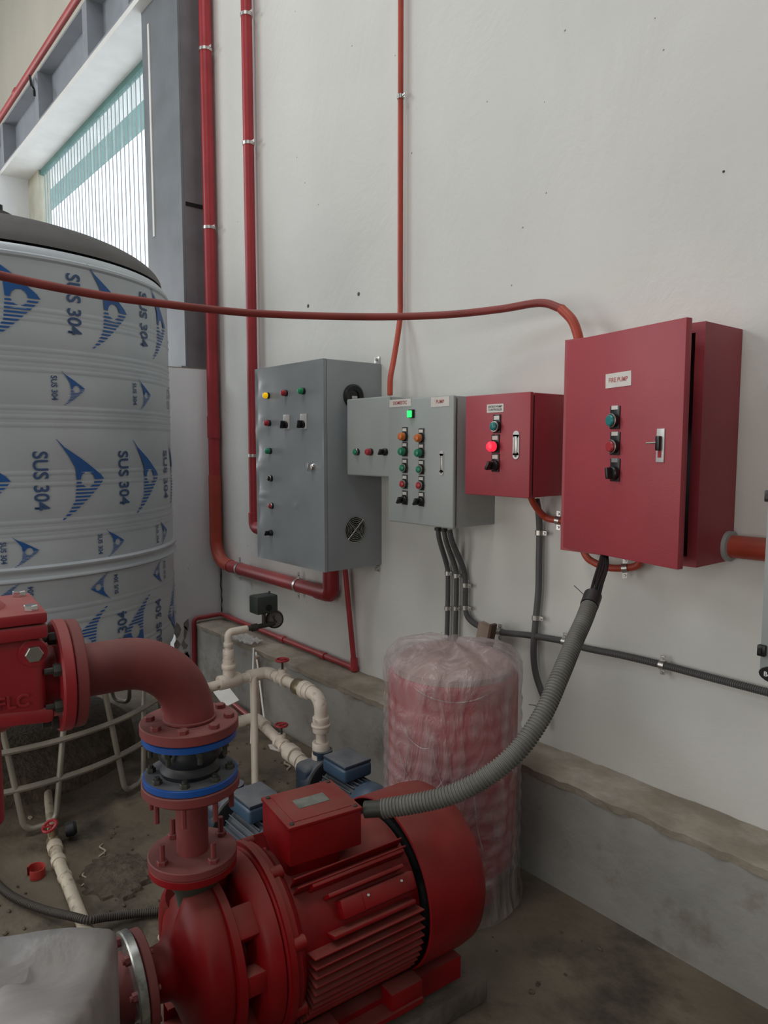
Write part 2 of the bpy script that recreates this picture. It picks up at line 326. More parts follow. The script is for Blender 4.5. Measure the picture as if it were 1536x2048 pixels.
# steel column: H section standing on the pier
t = thing('steel_column', 'dark grey steel column standing on the white pier beside the red pipes', 'column', (-.25, -.08, 2.046))
MB().bb(-.58, -.022, -.205, -.190, 2.046, 7.9).build('flange', 'steel', t, smooth=False)
MB().bb(-.034, -.022, -.189, -.005, 2.046, 7.9).build('web', 'steeldark', t, smooth=False)
MB().bb(-.50, -.10, -.189, -.005, 2.046, 7.9).build('core', 'steel', t, smooth=False)
MB().bb(-.021, -.019, -.18, -.01, 3.05, 3.075).build('weld_seam', 'dark', t, smooth=False)
MB().bb(-.58, -.03, -.23, -.008, 2.0465, 2.058).build('base_plate', 'steeldark', t, smooth=False)
MB().bb(-.47, -.445, -.212, -.2055, 2.95, 4.3).build('light_sliver', 'lintel', t, smooth=False, label='sliver of light on the column face, painted as a narrow white strip')  # light glinting along the column, put in as a white bar
# steel beam over the opening with stiffeners
t = thing('steel_beam', 'grey steel beam with stiffener plates above the green strip window', 'beam', (-4, -.15, 4.461))
MB().bb(-9, -.51, -.27, -.03, 4.461, 4.475).build('bottom_flange', 'steelbeam', t, smooth=False)
MB().bb(-9, -.51, -.14, -.13, 4.475, 4.90).build('web', 'steelbeam', t, smooth=False)
MB().bb(-9, -.51, -.25, -.03, 4.90, 4.915).build('top_flange', 'steelbeam', t, smooth=False)
for x in (PY(165, 35, -.26).x, PY(70, 176, -.26).x, PY(2, 276, -.26).x, -5.6, -.75): MB().bb(x-.006, x+.10, -.262, -.14, 4.476, 4.899).build('stiffener', 'steelbeam', t, smooth=False)
t = thing('beam_pipe', 'light red pipe running along the top of the grey steel beam', 'pipe', (-3, -.28, 4.95))
MB().tube([(-8.9, -.27, 4.94), (-.52, -.27, 4.98)], .028).build('pipe', mat('pale_red_pipe', (.50, .09, .085), rough=.4), t)
for x in (-1.5, -3.6): MB().cyl((x, -.27, 4.973), (x+.07, -.27, 4.974), .033).build('coupling', mat('coupling_red', (.52, .10, .09), rough=.4), t)
tag(MB().tube(spline([PY(60, 152, -.30), PY(63, 170, -.33), PY(68, 180, -.31), PY(69, 192, -.30)]), .012, 6).build('cable_tie', 'black', loc=PY(66, 175, -.31)), 'black cable tie around the pale red pipe on the beam', 'tie')
# wall above the beam is set back: strip window
t = thing('strip_window', 'tall window opening hung with pale green translucent vertical strips', 'window', (-2.3, .06, 2.05))
MB().bb(-3.97, -.5, .02, .06, 4.37, 4.42).build('top_rail', 'eave', t, smooth=False)
N_ = 38
for i in range(N_):
    x0 = -3.93+i*(3.43/N_); w_ = 3.43/N_*.78
    mb = MB(); k = 5
    for z0, z1 in ((2.05, 4.38),):
        vs = [[mb.bm.verts.new((x0+w_*j/k, .04+.010*math.sin(math.pi*j/k)*(1 if i % 2 else .6)+.004*(j/k), z)) for j in range(k+1)] for z in (z0, z1)]
        for j in range(k): mb.bm.faces.new((vs[0][j], vs[0][j+1], vs[1][j+1], vs[1][j]))
    mb.build('strip', 'strip', t)
    MB().bb(x0+w_, x0+w_+.005, .034, .042, 2.05, 4.38).build('strip_edge', 'steelbeam', t, smooth=False)

# ================================================================ WALL PIPES
def strap(parent, c, axis, r, side, ear=.035, both=False):
    """saddle clamp around a pipe at c: band and ear plates"""
    a = Vector(axis).normalized(); s_ = Vector(side).normalized(); n = a.cross(s_)
    mb = MB(); mb.lathe(Vector(c)-a*.009, a, [(r+.0005, 0), (r+.0035, 0), (r+.0035, .018), (r+.0005, .018)], 20)
    rot = Matrix((a, s_, n)).transposed()
    for sg in ((1, -1) if both else (1,)):
        mb.box(Vector(c)+s_*sg*(r+ear/2), (.016, ear, .003), rot)
        hexa(mb, Vector(c)+s_*sg*(r+ear*.55), n if n.y < 0 else -n, .005, .006)
    return mb.build('clamp', 'clamp', parent)
# big pipe in the corner, elbow, run under the cabinet
yb = -.055; rb = .0375  # centre line off the wall, radius
xa = PY(411, 100, yb).x
def Y_(x, y, v=yb): return PY(x, y, v)
t = thing('riser_pipe', 'thick red pipe in the room corner bending under the dark grey cabinet', 'pipe', (.1, yb, 1.1))
B = Vector((xa, yb, Y_(440, 1120).z)); E1 = Y_(662, 1186)
B.z = Y_(470, 1133).z
MB().tube([(xa, yb, 7.9), (xa, yb, 1.72)], rb, 20).build('upper_pipe', 'redpipe', t)
MB().cyl((xa, yb, 1.74), (xa, yb, 1.60), rb+.004, seg=20).build('coupling', 'redpipe', t)
MB().tube([(xa, yb, 1.74), (xa, yb, 1.33)], rb-.001, 20).build('lower_pipe', 'redpipe', t)
MB().tube([(xa, yb, 1.36)]+arcpts((xa, yb, 1.5), (xa, yb, B.z), (1, yb, B.z-.01), .15)+[(xa+.20, yb, B.z-.005)], rb+.003, 20).build('elbow', 'orange', t)
MB().tube([(xa+.17, yb, B.z-.005), (E1.x, yb, B.z-.012)], rb, 20).build('horizontal_pipe', 'redpipe', t)
MB().tube(route([(E1.x-.12, yb, B.z-.012), (E1.x, yb, B.z-.012), (E1.x, yb, B.z+.12)], .035), rb+.005, 20).build('end_elbow', 'redpipe', t)
for y_ in (100, 460): strap(t, (xa, yb, Y_(412, y_).z), (0, 0, 1), rb, (1, 0, 0))
strap(t, (Y_(480, 1136).x, yb, B.z-.006), (1, 0, 0), rb, (0, 0, 1), both=True)
strap(t, (Y_(597, 1165).x, yb, B.z-.01), (1, 0, 0), rb, (0, 0, 1), both=True)
# second pipe
r2 = .031; xm = PY(497, 288, -.05).x
t = thing('cabinet_feed_pipe', 'red vertical pipe entering the left side of the dark grey cabinet', 'pipe', (xm, -.05, 1.2))
zm = PY(508, 1055, -.05).z
MB().tube([(xm, -.05, 7.9), (xm, -.05, zm+.02)], r2, 20).build('pipe', 'redpipe', t)
MB().tube(route([(xm, -.05, zm+.09), (xm, -.05, zm), (xm+.12, -.05, zm)], .04), r2+.006, 20).build('elbow', 'redpipe', t)
for y_ in (27, 288, 911): strap(t, (xm, -.05, PY(497, y_, -.05).z), (0, 0, 1), r2, (1, 0, 0))
# thin conduit down to the small cabinet
t = thing('thin_wall_conduit', 'thin orange conduit dropping down the white wall to the small grey box', 'pipe', (2, -.03, 1.8))
c0 = PY(801, 0, -.03); c0.z = 7.9; xc = PY(801, 300, -.03).x
MB().tube(spline([(xc, -.03, 7.9), (xc, -.03, 4), (xc, -.03, 2.4), (xc, -.03, 2.16), PY(797, 660, -.05), PY(787, 722, -.09), PY(781, 755, -.12), PY(780, 790, -.13)], 6), .0125, 12).build('conduit', 'orange', t)
strap(t, (xc, -.03, PY(801, 194, -.03).z), (0, 0, 1), .0125, (1, 0, 0), ear=.018)
# thin red drop pipe and run on the ledge
t = thing('ledge_pipe', 'thin red pipe dropping from the cabinet and running along the concrete ledge', 'pipe', (1, -.03, .41))
zl = .432; yl = -.03
e = PY(709, 1336, yl); d0 = PY(688, 1135, -.06)
MB().tube([d0+Vector((0, 0, .05)), e], .0135, 12).build('drop_pipe', 'redpipe', t)
MB().tube(route([(e.x, yl, e.z), (.05, yl, zl+.006), (.028, -.215, zl-.002), (.028, -.222, .0)], .03), .0145, 12).build('run_pipe', 'redpipe', t)
for x in (560, 640): 
    q = PY(x, 1312-(640-x)*.39, yl); MB().cyl((q.x, yl, zl+.006+(e.z-zl-.006)*q.x/e.x), (q.x+.05, yl, zl+.006+(e.z-zl-.006)*(q.x+.05)/e.x), .019).build('coupling', 'redpipe', t)
MB().cyl(e-Vector((.03, 0, 0)), e+Vector((.012, 0, 0)), .019).cyl(e-Vector((0, 0, .012)), e+Vector((-.004, 0, .05)), .019).build('elbow', 'redpipe', t)
# overhead conduit curving from the big red cabinet across to the left foreground
t = thing('overhead_conduit', 'dull red conduit curving across the room from the large red cabinet', 'pipe', (2, -1, 2.05))
arc = [PZ(x, y, 2.05) for x, y in ((1085, 607), (1000, 618), (900, 629), (780, 633.5), (640, 632), (500, 626), (415, 618), (330, 608), (210, 592), (100, 572), (0, 551), (-120, 520))]
arc[0].y = -.13; arc[1].y = -.15; 
bend = [PY(1159, 690, -.12), PY(1155, 668, -.12), PY(1144, 640, -.12), PY(1122, 617, -.12)]
MB().tube(spline(bend, 6), .0165, 14).build('bend', 'orange', t)
MB().tube(spline([bend[-1]]+arc, 8), .0142, 14).build('conduit', 'darkconduit', t)

# ================================================================ CONTROL CABINETS
def button(parent, x, z, y, capmat, kind='push', s=1., label=None, plate=True, shape='round', silver=False):
    """a pilot device on a door facing -y: legend plate, bezel, cap"""
    mb = MB()
    if plate:
        mb.bb(x-.014*s, x+.014*s, y-.004, y, z-.018*s, z+.034*s, bev=.0015)
    mb.lathe((x, y-.001, z), (0, -1, 0), [(.0155*s, 0), (.0155*s, .010*s), (.013*s, .013*s)], 20)
    b = mb.build('push_button' if kind == 'push' else 'selector_switch' if kind == 'sel' else 'indicator_lamp', 'silver' if silver else 'black', parent, label=label)
    if plate:
        MB().bb(x-.010*s, x+.010*s, y-.0052, y-.004, z+.019*s, z+.030*s).build('legend_plate', 'paper', b, smooth=False)
    if kind == 'sel':
        MB().lathe((x, y-.013*s, z), (0, -1, 0), [(.0125*s, 0), (.011*s, .006*s)], 18).box((x, y-.028*s, z), (.008*s, .022*s, .026*s), Matrix.Rotation(.5, 3, 'Y'), bev=.002).build('knob', 'black', b)
    elif kind == 'lamp':
        MB().lathe((x, y-.010*s, z), (0, -1, 0), [(.0145*s, 0), (.0145*s, .013*s), (.011*s, .019*s), (.004*s, .021*s), (0, .021*s)], 18).build('lens', capmat, b)
    else:
        MB().lathe((x, y-.010*s, z), (0, -1, 0), [(.0115*s, 0), (.0115*s, .010*s), (.009*s, .012*s), (0, .0125*s)], 18).build('cap', capmat, b)
        MB().torus((x, y-.0135*s, z), (0, 1, 0), .0135*s, .0022*s, 20, 6).build('ring', 'nickel', b)
    return b
def bp(x, y, d): q = PY(x, y, -d); return q.x, q.z
def xz(t_): return t_
# ---- tall dark grey cabinet
gx0, gx1, gz0, gz1, gd = 1.085, 1.693, .975, 1.938, .337
t = thing('control_cabinet', 'tall dark grey control cabinet with dented door and round side vents', 'cabinet', ((gx0+gx1)/2, -gd/2, gz0))
MB().bb(gx0+.004, gx1, -gd+.018, -.001, gz0, gz1, bev=.004).build('body', 'graycab', t)
# door with dents near its left edge
mb = MB(); nx, nz = 44, 70
dents = [(x, y, a, b_) for x, y, a, b_ in ((525, 772, .05, .008), (528, 790, .05, .007), (524, 838, .05, .007), (524, 856, .05, .007), (526, 920, .05, .007), (524, 932, .05, .007), (528, 988, .05, .007), (522, 1003, .04, .006), (592, 1012, .012, .010))]
dc = [(*bp(x, y, gd), a, b_) for x, y, a, b_ in dents]
def dz_(x, z):
    s_ = 0
    for cx, cz, a, b_ in dc: s_ += .005*math.exp(-((x-cx)/a)**2-((z-cz)/b_)**2)
    s_ += -.006*math.exp(-((x-gx0)/.05)**2)*(.5+.5*math.sin(z*38)) + .0012*math.sin(x*17+z*9)+.001*math.sin(z*23-x*11)
    return s_
g = [[mb.bm.verts.new((gx0+(gx1-gx0)*i/nx, -gd-(dz_(gx0+(gx1-gx0)*i/nx, gz0+(gz1-gz0)*j/nz) if 0 < i < nx and 0 < j < nz else 0), gz0+(gz1-gz0)*j/nz)) for i in range(nx+1)] for j in range(nz+1)]
for j in range(nz):
    for i in range(nx): mb.bm.faces.new((g[j][i], g[j][i+1], g[j+1][i+1], g[j+1][i]))
rim = [g[0][i] for i in range(nx+1)]+[g[j][nx] for j in range(1, nz+1)]+[g[nz][i] for i in range(nx-1, -1, -1)]+[g[j][0] for j in range(nz-1, 0, -1)]
bk = [mb.bm.verts.new(v.co+Vector((0, .016, 0))) for v in rim]
for i in range(len(rim)): mb.bm.faces.new((rim[i], bk[i], bk[(i+1) % len(rim)], rim[(i+1) % len(rim)]))
mb.bm.faces.new(bk)
mb.build('door', 'graycab', t, ang=50)
for x, y, cm, kd, pl_, lb in ((532, 791, 'byellow', 'lamp', 0, 'yellow indicator lamp'), (568, 786, 'bred', 'lamp', 0, 'red indicator lamp'), (602, 782, 'dgreen', 'lamp', 0, 'green indicator lamp'),
        (534, 846, 'bred', 'lamp', 0, 'red push button'), (536, 902, 'bgreen', 'lamp', 0, 'green push button'), (538, 957, 'black', 'push', 0, 'black push button'), (540, 1012, 'bred', 'push', 0, 'small red push button'), (538, 1066, 'black', 'sel', 0, 'black selector switch')):
    x_, z_ = bp(x, y, gd+.015); button(t, x_, z_, -gd, cm, kd, 1.0, lb, bool(pl_))
for x, y in ((569, 845), (603, 844)):
    x_, z_ = bp(x, y, gd+.015); b = MB().bb(x_-.026, x_+.026, -gd-.006, -gd, z_-.033, z_+.038, bev=.002).build('selector_switch', 'silver', t, label='large selector switch on a silver plate')
    MB().bb(x_-.018, x_+.018, -gd-.0075, -gd-.006, z_+.008, z_+.031).build('legend_plate', 'silver', b, smooth=False)
    MB().lathe((x_, -gd-.006, z_-.012), (0, -1, 0), [(.017, 0), (.016, .012)], 18).box((x_, -gd-.026, z_-.010), (.012, .026, .036), Matrix.Rotation(.25, 3, 'Y'), bev=.003).build('knob', 'black', b)
x_, z_ = bp(624, 934, gd+.01)
b = MB().lathe((x_, -gd, z_), (0, -1, 0), [(.018, 0), (.018, .008), (.012, .016)], 20).build('lock', 'chrome', t, label='chrome quarter-turn lock')
MB().box((x_-.002, -gd-.024, z_), (.012, .02, .04), bev=.004).build('thumb_turn', 'chrome', b)
# side fan openings
def side_vent(xw, cy, cz, r, gm):
    b = MB().lathe((xw+.0005, cy, cz), (1, 0, 0), [(r, 0), (r, .0015)], 36).build('fan_vent', 'dark', t)
    mb = MB()
    for k in range(7): mb.torus((xw+.006, cy, cz), (1, 0, 0), r*(.16+.88*k/6), .0016, 40, 6)
    for a in (45, 135): mb.tube([(xw+.006, cy+math.cos(R(a+180*s))*r*1.1, cz+math.sin(R(a+180*s))*r*1.1) for s in (0, 1)], .0016, 6)
    mb.build('wire_guard', gm, b); return b
q = PX(710, 1059, gx1); side_vent(gx1, q.y, q.z, .058, 'nickel')
q = PX(706, 793, gx1); b = MB().lathe((gx1, q.y, q.z), (1, 0, 0), [(.056, 0), (.056, .010), (.048, .016), (.030, .010), (.030, .003)], 36).build('cable_entry', 'black', t, label='black round cable entry ring')
MB().box((gx1+.007, q.y+.004, q.z-.006), (.006, .03, .016), bev=.002).build('entry_insert', 'silver', b)
for x, z in ((gx1-.03, gz1), (gx1-.03, gz0)):
    s_ = 1 if z == gz1 else -1
    mb = MB().bb(x-.02, x+.02, -.006, -.001, z-.005, z+s_*.035, bev=.002); hexa(mb, (x, -.006, z+s_*.022), (0, -1, 0), .008, .008).build('mounting_lug', 'clamp', t)
# ---- small light grey box
bx0, bx1, bz0, bz1, bd = PY(694, 870, -.235).x, 2.029, 1.420, 1.758, .235
t = thing('junction_box', 'small light grey control box between the dark cabinet and the grey starter panel', 'cabinet', ((bx0+bx1)/2, -.1, bz0))
MB().bb(bx0, bx1, -bd+.014, -.001, bz0, bz1, bev=.006).build('body', 'midcab', t)
MB().bb(bx0-.002, bx1, -bd, -bd+.013, bz0-.002, bz1+.002, bev=.007, seg=3).build('door', 'midcab', t)
for x, y, cm, kd, lb in ((712, 904, 'bgreen', 'push', 'dark green push button'), (739, 904, 'bred', 'lamp', 'red push button'), (768, 904, 'black', 'sel', 'black selector switch')):
    x_, z_ = bp(x, y, bd+.01); button(t, x_, z_, -bd, cm, kd, 1.0, lb, False)
# ---- light grey starter panel
mx0, mx1, mz0, mz1, md = 2.03, 2.414, 1.232, 1.742, .243
t = thing('starter_panel', 'light grey starter panel with two columns of buttons and three conduits below', 'cabinet', ((mx0+mx1)/2, -.12, mz0))
MB().bb(mx0+.004, mx1, -md+.022, -.001, mz0+.002, mz1-.002, bev=.003).build('body', 'midcab', t)
MB().bb(mx0, mx1+.003, -md, -md+.018, mz0, mz1, bev=.006, seg=3).build('door', 'midcab', t)
MB().bb(mx0+.01, mx1-.001, -md+.018, -md+.022, mz0+.01, mz1-.01).build('door_seal', 'black', t, smooth=False)
x_, z_ = bp(821, 828, md+.01); b = MB().bb(x_-.013, x_+.015, -md-.012, -md, z_-.016, z_+.018, bev=.002).build('indicator_lamp', 'black', t, label='lit green square lamp')
MB().bb(x_-.012, x_+.012, -md-.020, -md-.012, z_-.014, z_+.014, bev=.003).build('lens', 'litgreen', b)
rows = (('borange', 'lamp', 873, 'orange indicator lamp'), ('bgreen', 'lamp', 903, 'green indicator lamp'), ('bgreen', 'push', 936, 'green push button'), ('bred', 'push', 968, 'dark red push button'), ('black', 'sel', 1000, 'black selector switch'))
for cm, kd, y, lb in rows:
    for x in (804, 837):
        x_, z_ = bp(x+1, y+(x-804)*.09, md+.015); button(t, x_, z_, -md, cm, kd, 1.12, lb, True)
def sticker(parent, x0, y0, x1, y1, d, txt, tm, size, lines=1, lab=None):
    a = PY(x0, y0, -d-.001); b2 = PY(x1, y1, -d-.001); mb = MB().bb(a.x, b2.x, -d-.0015, -d, b2.z, a.z)
    o = mb.build('sticker', 'paper', parent, smooth=False, label=lab)
    tb = MB()
    for i, l in enumerate(txt): add_text(tb, l, size, frame(((a.x+b2.x)/2, -d-.0022, (a.z+b2.z)/2+(len(txt)-1)*size*.5-i*size), (1, 0, 0), (0, 0, 1)), sx=.95)
    tb.build('lettering', tm, o, smooth=False); return o
sticker(t, 779, 800, 822, 812, md, ['DOMESTIC'], 'ptext', .019, lab='faded sticker with red lettering')
sticker(t, 862, 795, 899, 812, md, ['PUMP'], 'ptext', .019, lab='faded sticker with red lettering')
def flush_lock(parent, x, y, d, h=.062, w_=.019):
    x_, z_ = bp(x, y, d); b = MB()
    b.bb(x_-w_/2, x_+w_/2, -d-.004, -d, z_-h/2+w_/2, z_+h/2-w_/2).lathe((x_, -d, z_+h/2-w_/2), (0, -1, 0), [(w_/2, 0), (w_/2, .004)], 20).lathe((x_, -d, z_-h/2+w_/2), (0, -1, 0), [(w_/2, 0), (w_/2, .004)], 20)
    b = b.build('lock', 'silver', parent, label='oblong chrome door lock')
    MB().bb(x_-w_*.26, x_+w_*.26, -d-.007, -d-.004, z_-h*.30, z_+h*.30, bev=.001).build('lock_lever', 'nickel', b)
    MB().lathe((x_, -d-.004, z_-h*.38), (0, -1, 0), [(.004, 0), (.004, .003)], 12).build('keyhole', 'boltdark', b)
flush_lock(t, 884, 926, md, .094, .022)
# ---- small red panel
sx0, sx1, sz0, sz1, sd = 2.487, 2.788, 1.371, 1.733, .252
t = thing('small_red_panel', 'small red control panel with lit red button beside the grey starter panel', 'cabinet', ((sx0+sx1)/2, -.12, sz0))
MB().bb(sx0+.004, sx1, -sd+.024, -.001, sz0+.002, sz1-.002, bev=.003).build('body', 'redcab', t)
MB().bb(sx0, sx1+.002, -sd, -sd+.018, sz0, sz1, bev=.004).build('door', 'redcab', t)
MB().bb(sx0+.01, sx1-.001, -sd+.018, -sd+.024, sz0+.01, sz1-.01).build('door_seal', 'dark', t, smooth=False)
for x, y, cm, kd, lb in ((987, 853, 'bteal', 'push', 'teal push button'), (984, 893, 'litred', 'lamp', 'lit red push button'), (984, 931, 'black', 'sel', 'black selector switch')):
    x_, z_ = bp(x+3, y, sd+.012); button(t, x_, z_, -sd, cm, kd, 1.25, lb, True)
sticker(t, 974, 809, 1007, 824, sd, ['JOCKEY PUMP', 'CONTROLLER'], 'ktext', .0105, lab='white label with two dark lines of lettering')
flush_lock(t, 1033, 890, sd, .098, .027)
# ---- large red cabinet with open door
rx0, rx1, rz0, rz1, rd = 2.905, 3.372, 1.205, 1.893, .215
t = thing('large_red_cabinet', 'large red control cabinet with its door standing ajar', 'cabinet', ((rx0+rx1)/2, -.1, rz0))
mb = MB(); th = .003
mb.bb(rx0, rx0+th, -rd, -.006, rz0, rz1).bb(rx1-th, rx1, -rd, -.006, rz0, rz1).bb(rx0+th, rx1-th, -rd, -.006, rz0, rz0+th).bb(rx0+th, rx1-th, -rd, -.006, rz1-th, rz1).bb(rx0, rx1, -.006, -.001, rz0, rz1)
mb.build('body', 'redcab', t, smooth=False)
mb = MB(); l_ = .028
mb.bb(rx1-l_, rx1, -rd-.010, -rd-.0002, rz0, rz1).bb(rx0, rx0+l_, -rd-.010, -rd-.0002, rz0, rz1).bb(rx0+l_, rx1-l_, -rd-.010, -rd-.0002, rz1-l_, rz1).bb(rx0+l_, rx1-l_, -rd-.010, -rd-.0002, rz0, rz0+l_)
mb.build('front_lip', 'redcab', t, smooth=False)
MB().bb(rx0+.02, rx1-.03, -.02, -.008, rz0+.02, rz1-.02).build('back_plate', 'steeldark', t, smooth=False)
dl = PY(1130, 890, -.245); hinge = Vector((dl.x, -.245, 0)); dr = PY(1364, 890, -.365)
ax_ = Vector((dr.x-dl.x, -.365+.245, 0)); DW = ax_.length; ax_.normalize(); an = Vector((ax_.y, -ax_.x, 0))  # outward normal
if an.y > 0: an = -an
dz0, dz1 = 1.217, 1.886
Td = frame((hinge.x, hinge.y, dz0), ax_, (0, 0, 1)); DH = dz1-dz0
# local: x along door, y up, z = outward normal (x cross y)
def dloc(px_, py_):
    r = ray(px_, py_); n = an; t_ = (Vector((hinge.x, hinge.y, 0))-CAM).dot(n)/r.dot(n); P = CAM+r*t_; return (P-hinge).dot(ax_), P.z-dz0
MB().box((DW/2, DH/2, -.011), (DW, DH, .022), bev=.003).build('door', 'redcab', t, T=Td)
for x, y, cm, kd, lb in ((1231, 841, 'bteal', 'push', 'teal push button'), (1231, 893, 'bred', 'push', 'red push button'), (1231, 946, 'black', 'sel', 'black selector switch')):
    u, v = dloc(x, y); s = 1.3
    b = MB().box((u, v+.009, .002), (.030*s, .052*s, .004), bev=.001).lathe((u, v, .003), (0, 0, 1), [(.0155*s, 0), (.0155*s, .014), (.013*s, .017)], 20).build('selector_switch' if kd == 'sel' else 'push_button', 'black', t, T=Td, label=lb)
    MB().box((u, v+.029*s, .0047), (.020*s, .009*s, .001)).build('legend_plate', 'paper' if kd != 'sel' else 'nickel', b, T=Td, smooth=False)
    if kd == 'sel':
        MB().box((u, v, .026), (.011, .034, .022), Matrix.Rotation(.15, 3, 'Z'), bev=.003).build('knob', 'black', b, T=Td)
    else:
        MB().lathe((u, v, .016), (0, 0, 1), [(.0125*s, 0), (.0125*s, .008), (.010*s, .011), (0, .0115)], 20).build('cap', cm, b, T=Td)
        MB().torus((u, v, .018), (0, 0, 1), .0145*s, .0018, 24, 6).build('ring', 'nickel', b, T=Td)
u0, v0 = dloc(1212, 775); u1, v1 = dloc(1263, 742)
u0, v0 = dloc(1212, 762)[0], dloc(1236, 774)[1]; u1, v1 = dloc(1263, 755)[0], dloc(1236, 745)[1]
b = MB().box(((u0+u1)/2, (v0+v1)/2, .0008), (u1-u0, v1-v0, .0015), Matrix.Rotation(.02, 3, 'Z')).build('sticker', 'paper', t, T=Td, smooth=False, label='white sticker with faded red lettering')
tb = MB(); add_text(tb, 'FIRE PUMP', .0185, Matrix.Translation(((u0+u1)/2, (v0+v1)/2, .0019)), sx=.92); tb.build('lettering', 'ptext', b, T=Td, smooth=False)
u, v = dloc(1322, 891)
b = MB().box((u, v, .002), (.028, .092, .004), bev=.0015).build('lock', 'silver', t, T=Td, label='chrome swing-handle lock plate')
MB().box((u, v-.004, .0045), (.012, .058, .002)).build('lock_slot', 'bred', b, T=Td, smooth=False)
MB().box((u, v+.006, .010), (.015, .04, .012), bev=.003).build('lock_lever', 'black', b, T=Td)
MB().cyl((u-.006, v+.008, .012), (u-.026, v+.006, .030), .0028).build('key', 'nickel', b, T=Td)
for z in (rz0+.09, rz1-.09): MB().cyl((dl.x-.004, -.232, z-.03), (dl.x-.004, -.232, z+.03), .006).build('hinge', 'redcab', t)
# red outlet pipe from the cabinet to the right panel
ps = PX(1452, 1092, rx1); ps = Vector((rx1, -.085, PX(1452, 1090, rx1).z))
pc = PX(1455, 1092, rx1)
t = thing('link_pipe', 'short thick red pipe joining the large red cabinet to the right-hand grey panel', 'pipe', (3.45, pc.y, pc.z))
MB().cyl((rx1+.004, pc.y, pc.z), (PY(1517, 1348, -.24).x+.005, pc.y, pc.z+.002), .034, seg=24).build('pipe', 'orange', t)
MB().lathe((rx1, pc.y, pc.z), (1, 0, 0), [(.046, 0), (.046, .012), (.036, .014)], 24).build('bushing', 'midcab', t, label='grey ring bushing')
# right-hand panel, cut by the frame
q = PY(1517, 1348, -.24); q2 = PY(1519, 1340, -.24)
t = thing('edge_panel', 'pale grey panel at the right edge with black hinges and black badge', 'cabinet', (q.x+.25, -.12, q2.z))
MB().bb(q.x+.006, q.x+.55, -.215, -.001, q2.z+.01, 1.86, bev=.004).build('body', 'midcab', t)
MB().bb(q.x, q.x+.55, -.24, -.218, q2.z, 1.87, bev=.006).build('door', 'midcab', t)
for y in (991, 1300):
    z = PY(1524, y, -.24).z; MB().bb(q.x-.003, q.x+.018, -.252, -.236, z-.015, z+.015, bev=.003).bb(q.x+.003, q.x+.010, -.256, -.236, z-.007, z+.007).build('hinge', 'black', t)
z = PY(1530, 1350, -.243).z
b = MB().lathe((q.x+.06, -.24, z+.004), (0, -1, 0), [(.06, 0), (.058, .005)], 24).build('badge', 'black', t, label='black badge with white letters')
for v in b.data.vertices: v.co.z = (v.co.z-(z+.004-q2.z))*.42+(z+.004-q2.z)
tb = MB(); add_text(tb, 'Be', .018, frame((q.x+.024, -.2455, z+.003), (1, 0, 0), (0, 0, 1))); tb.build('lettering', 'wtext', b, smooth=False)

# ================================================================ CONDUITS ON THE WALL
yc = -.025
def wallpts(L_, y=yc): return [PY(a[0], a[1], a[2] if len(a) > 2 else y) for a in L_]
labels = ('leftmost of the three grey conduits under the light grey starter panel', 'middle one of the three grey conduits under the light grey starter panel')
for k, L_ in enumerate(([(876, 1058, -.09), (879, 1080, -.08), (894, 1132), (896, 1160), (895, 1230), (893, 1300), (892, 1345)], [(888, 1060, -.09), (893, 1085, -.08), (911, 1136), (913, 1165), (912, 1230), (910, 1300), (908, 1345)])):
    t = thing('grey_conduit', labels[k], 'conduit', wallpts(L_)[-1])
    ribbed(MB(), spline(wallpts(L_), 6), .0105, .006, .0006, 12).build('conduit', 'gflex', t)
    for i in (3, 4): strap(t, wallpts(L_)[i]+Vector((0, 0, .03)), (0, 0, 1), .011, (1, 0, 0), ear=.012)
    p = wallpts(L_)[0]; MB().cyl(p-Vector((0, 0, .006)), p+Vector((0, 0, .006)), .015).build('gland', 'boltdark', t)
L_ = [(899, 1060, -.09), (905, 1085, -.08), (927, 1138), (931, 1170), (931, 1215), (937, 1236), (958, 1252), (1000, 1264), (1060, 1271), (1130, 1283), (1170, 1296), (1240, 1310), (1325, 1330), (1420, 1355), (1536, 1385), (1640, 1412)]
t = thing('long_conduit', 'long grey flexible conduit turning right along the wall below the red cabinets', 'conduit', wallpts(L_)[8])
ribbed(MB(), spline(wallpts(L_), 8), .0115, .0065, .0010, 12).build('conduit', 'gflex', t)
for i in (3, 4): strap(t, wallpts(L_)[i], (0, 0, 1), .0115, (1, 0, 0), ear=.018)
for i in (7, 9, 12): strap(t, wallpts(L_)[i], (1, 0, -.02), .0125, (0, 0, 1), ear=.02, both=True)
L_ = [(1073, 1000, -.06), (1077, 1024, -.04), (1079, 1060), (1078, 1120), (1077, 1180), (1072, 1235), (1067, 1300), (1071, 1345), (1082, 1380), (1092, 1405), (1097, 1430)]
t = thing('vertical_conduit', 'dark conduit hanging down the wall below the small red panel', 'conduit', wallpts(L_)[-2])
MB().tube(spline(wallpts(L_), 8), .0125, 12).build('conduit', 'gflex', t)
for i in (2, 5): strap(t, wallpts(L_)[i]-Vector((0, 0, .01*(i == 2))), (0, 0, 1), .013, (1, 0, 0), ear=.02)
def ocond(name, label, L_, clamps, r=.0125):
    P = [PY(*a) for a in L_]; t = thing(name, label, 'conduit', P[len(P)//2]); MB().tube(spline(P, 8), r, 12).build('conduit', 'orange', t)
    for i in clamps: strap(t, P[i], P[i+1]-P[i-1] if i+1 < len(P) else P[i]-P[i-1], r, (0, 0, 1), ear=.022, both=True)
ocond('short_orange_conduit', 'short curved orange conduit leaving the underside of the small red panel', [(1061, 990, -.10), (1066, 1004, -.09), (1078, 1022, -.06), (1094, 1036, -.035), (1117, 1041, -.03), (1145, 1046, -.03), (1190, 1062, -.03)], (4,))
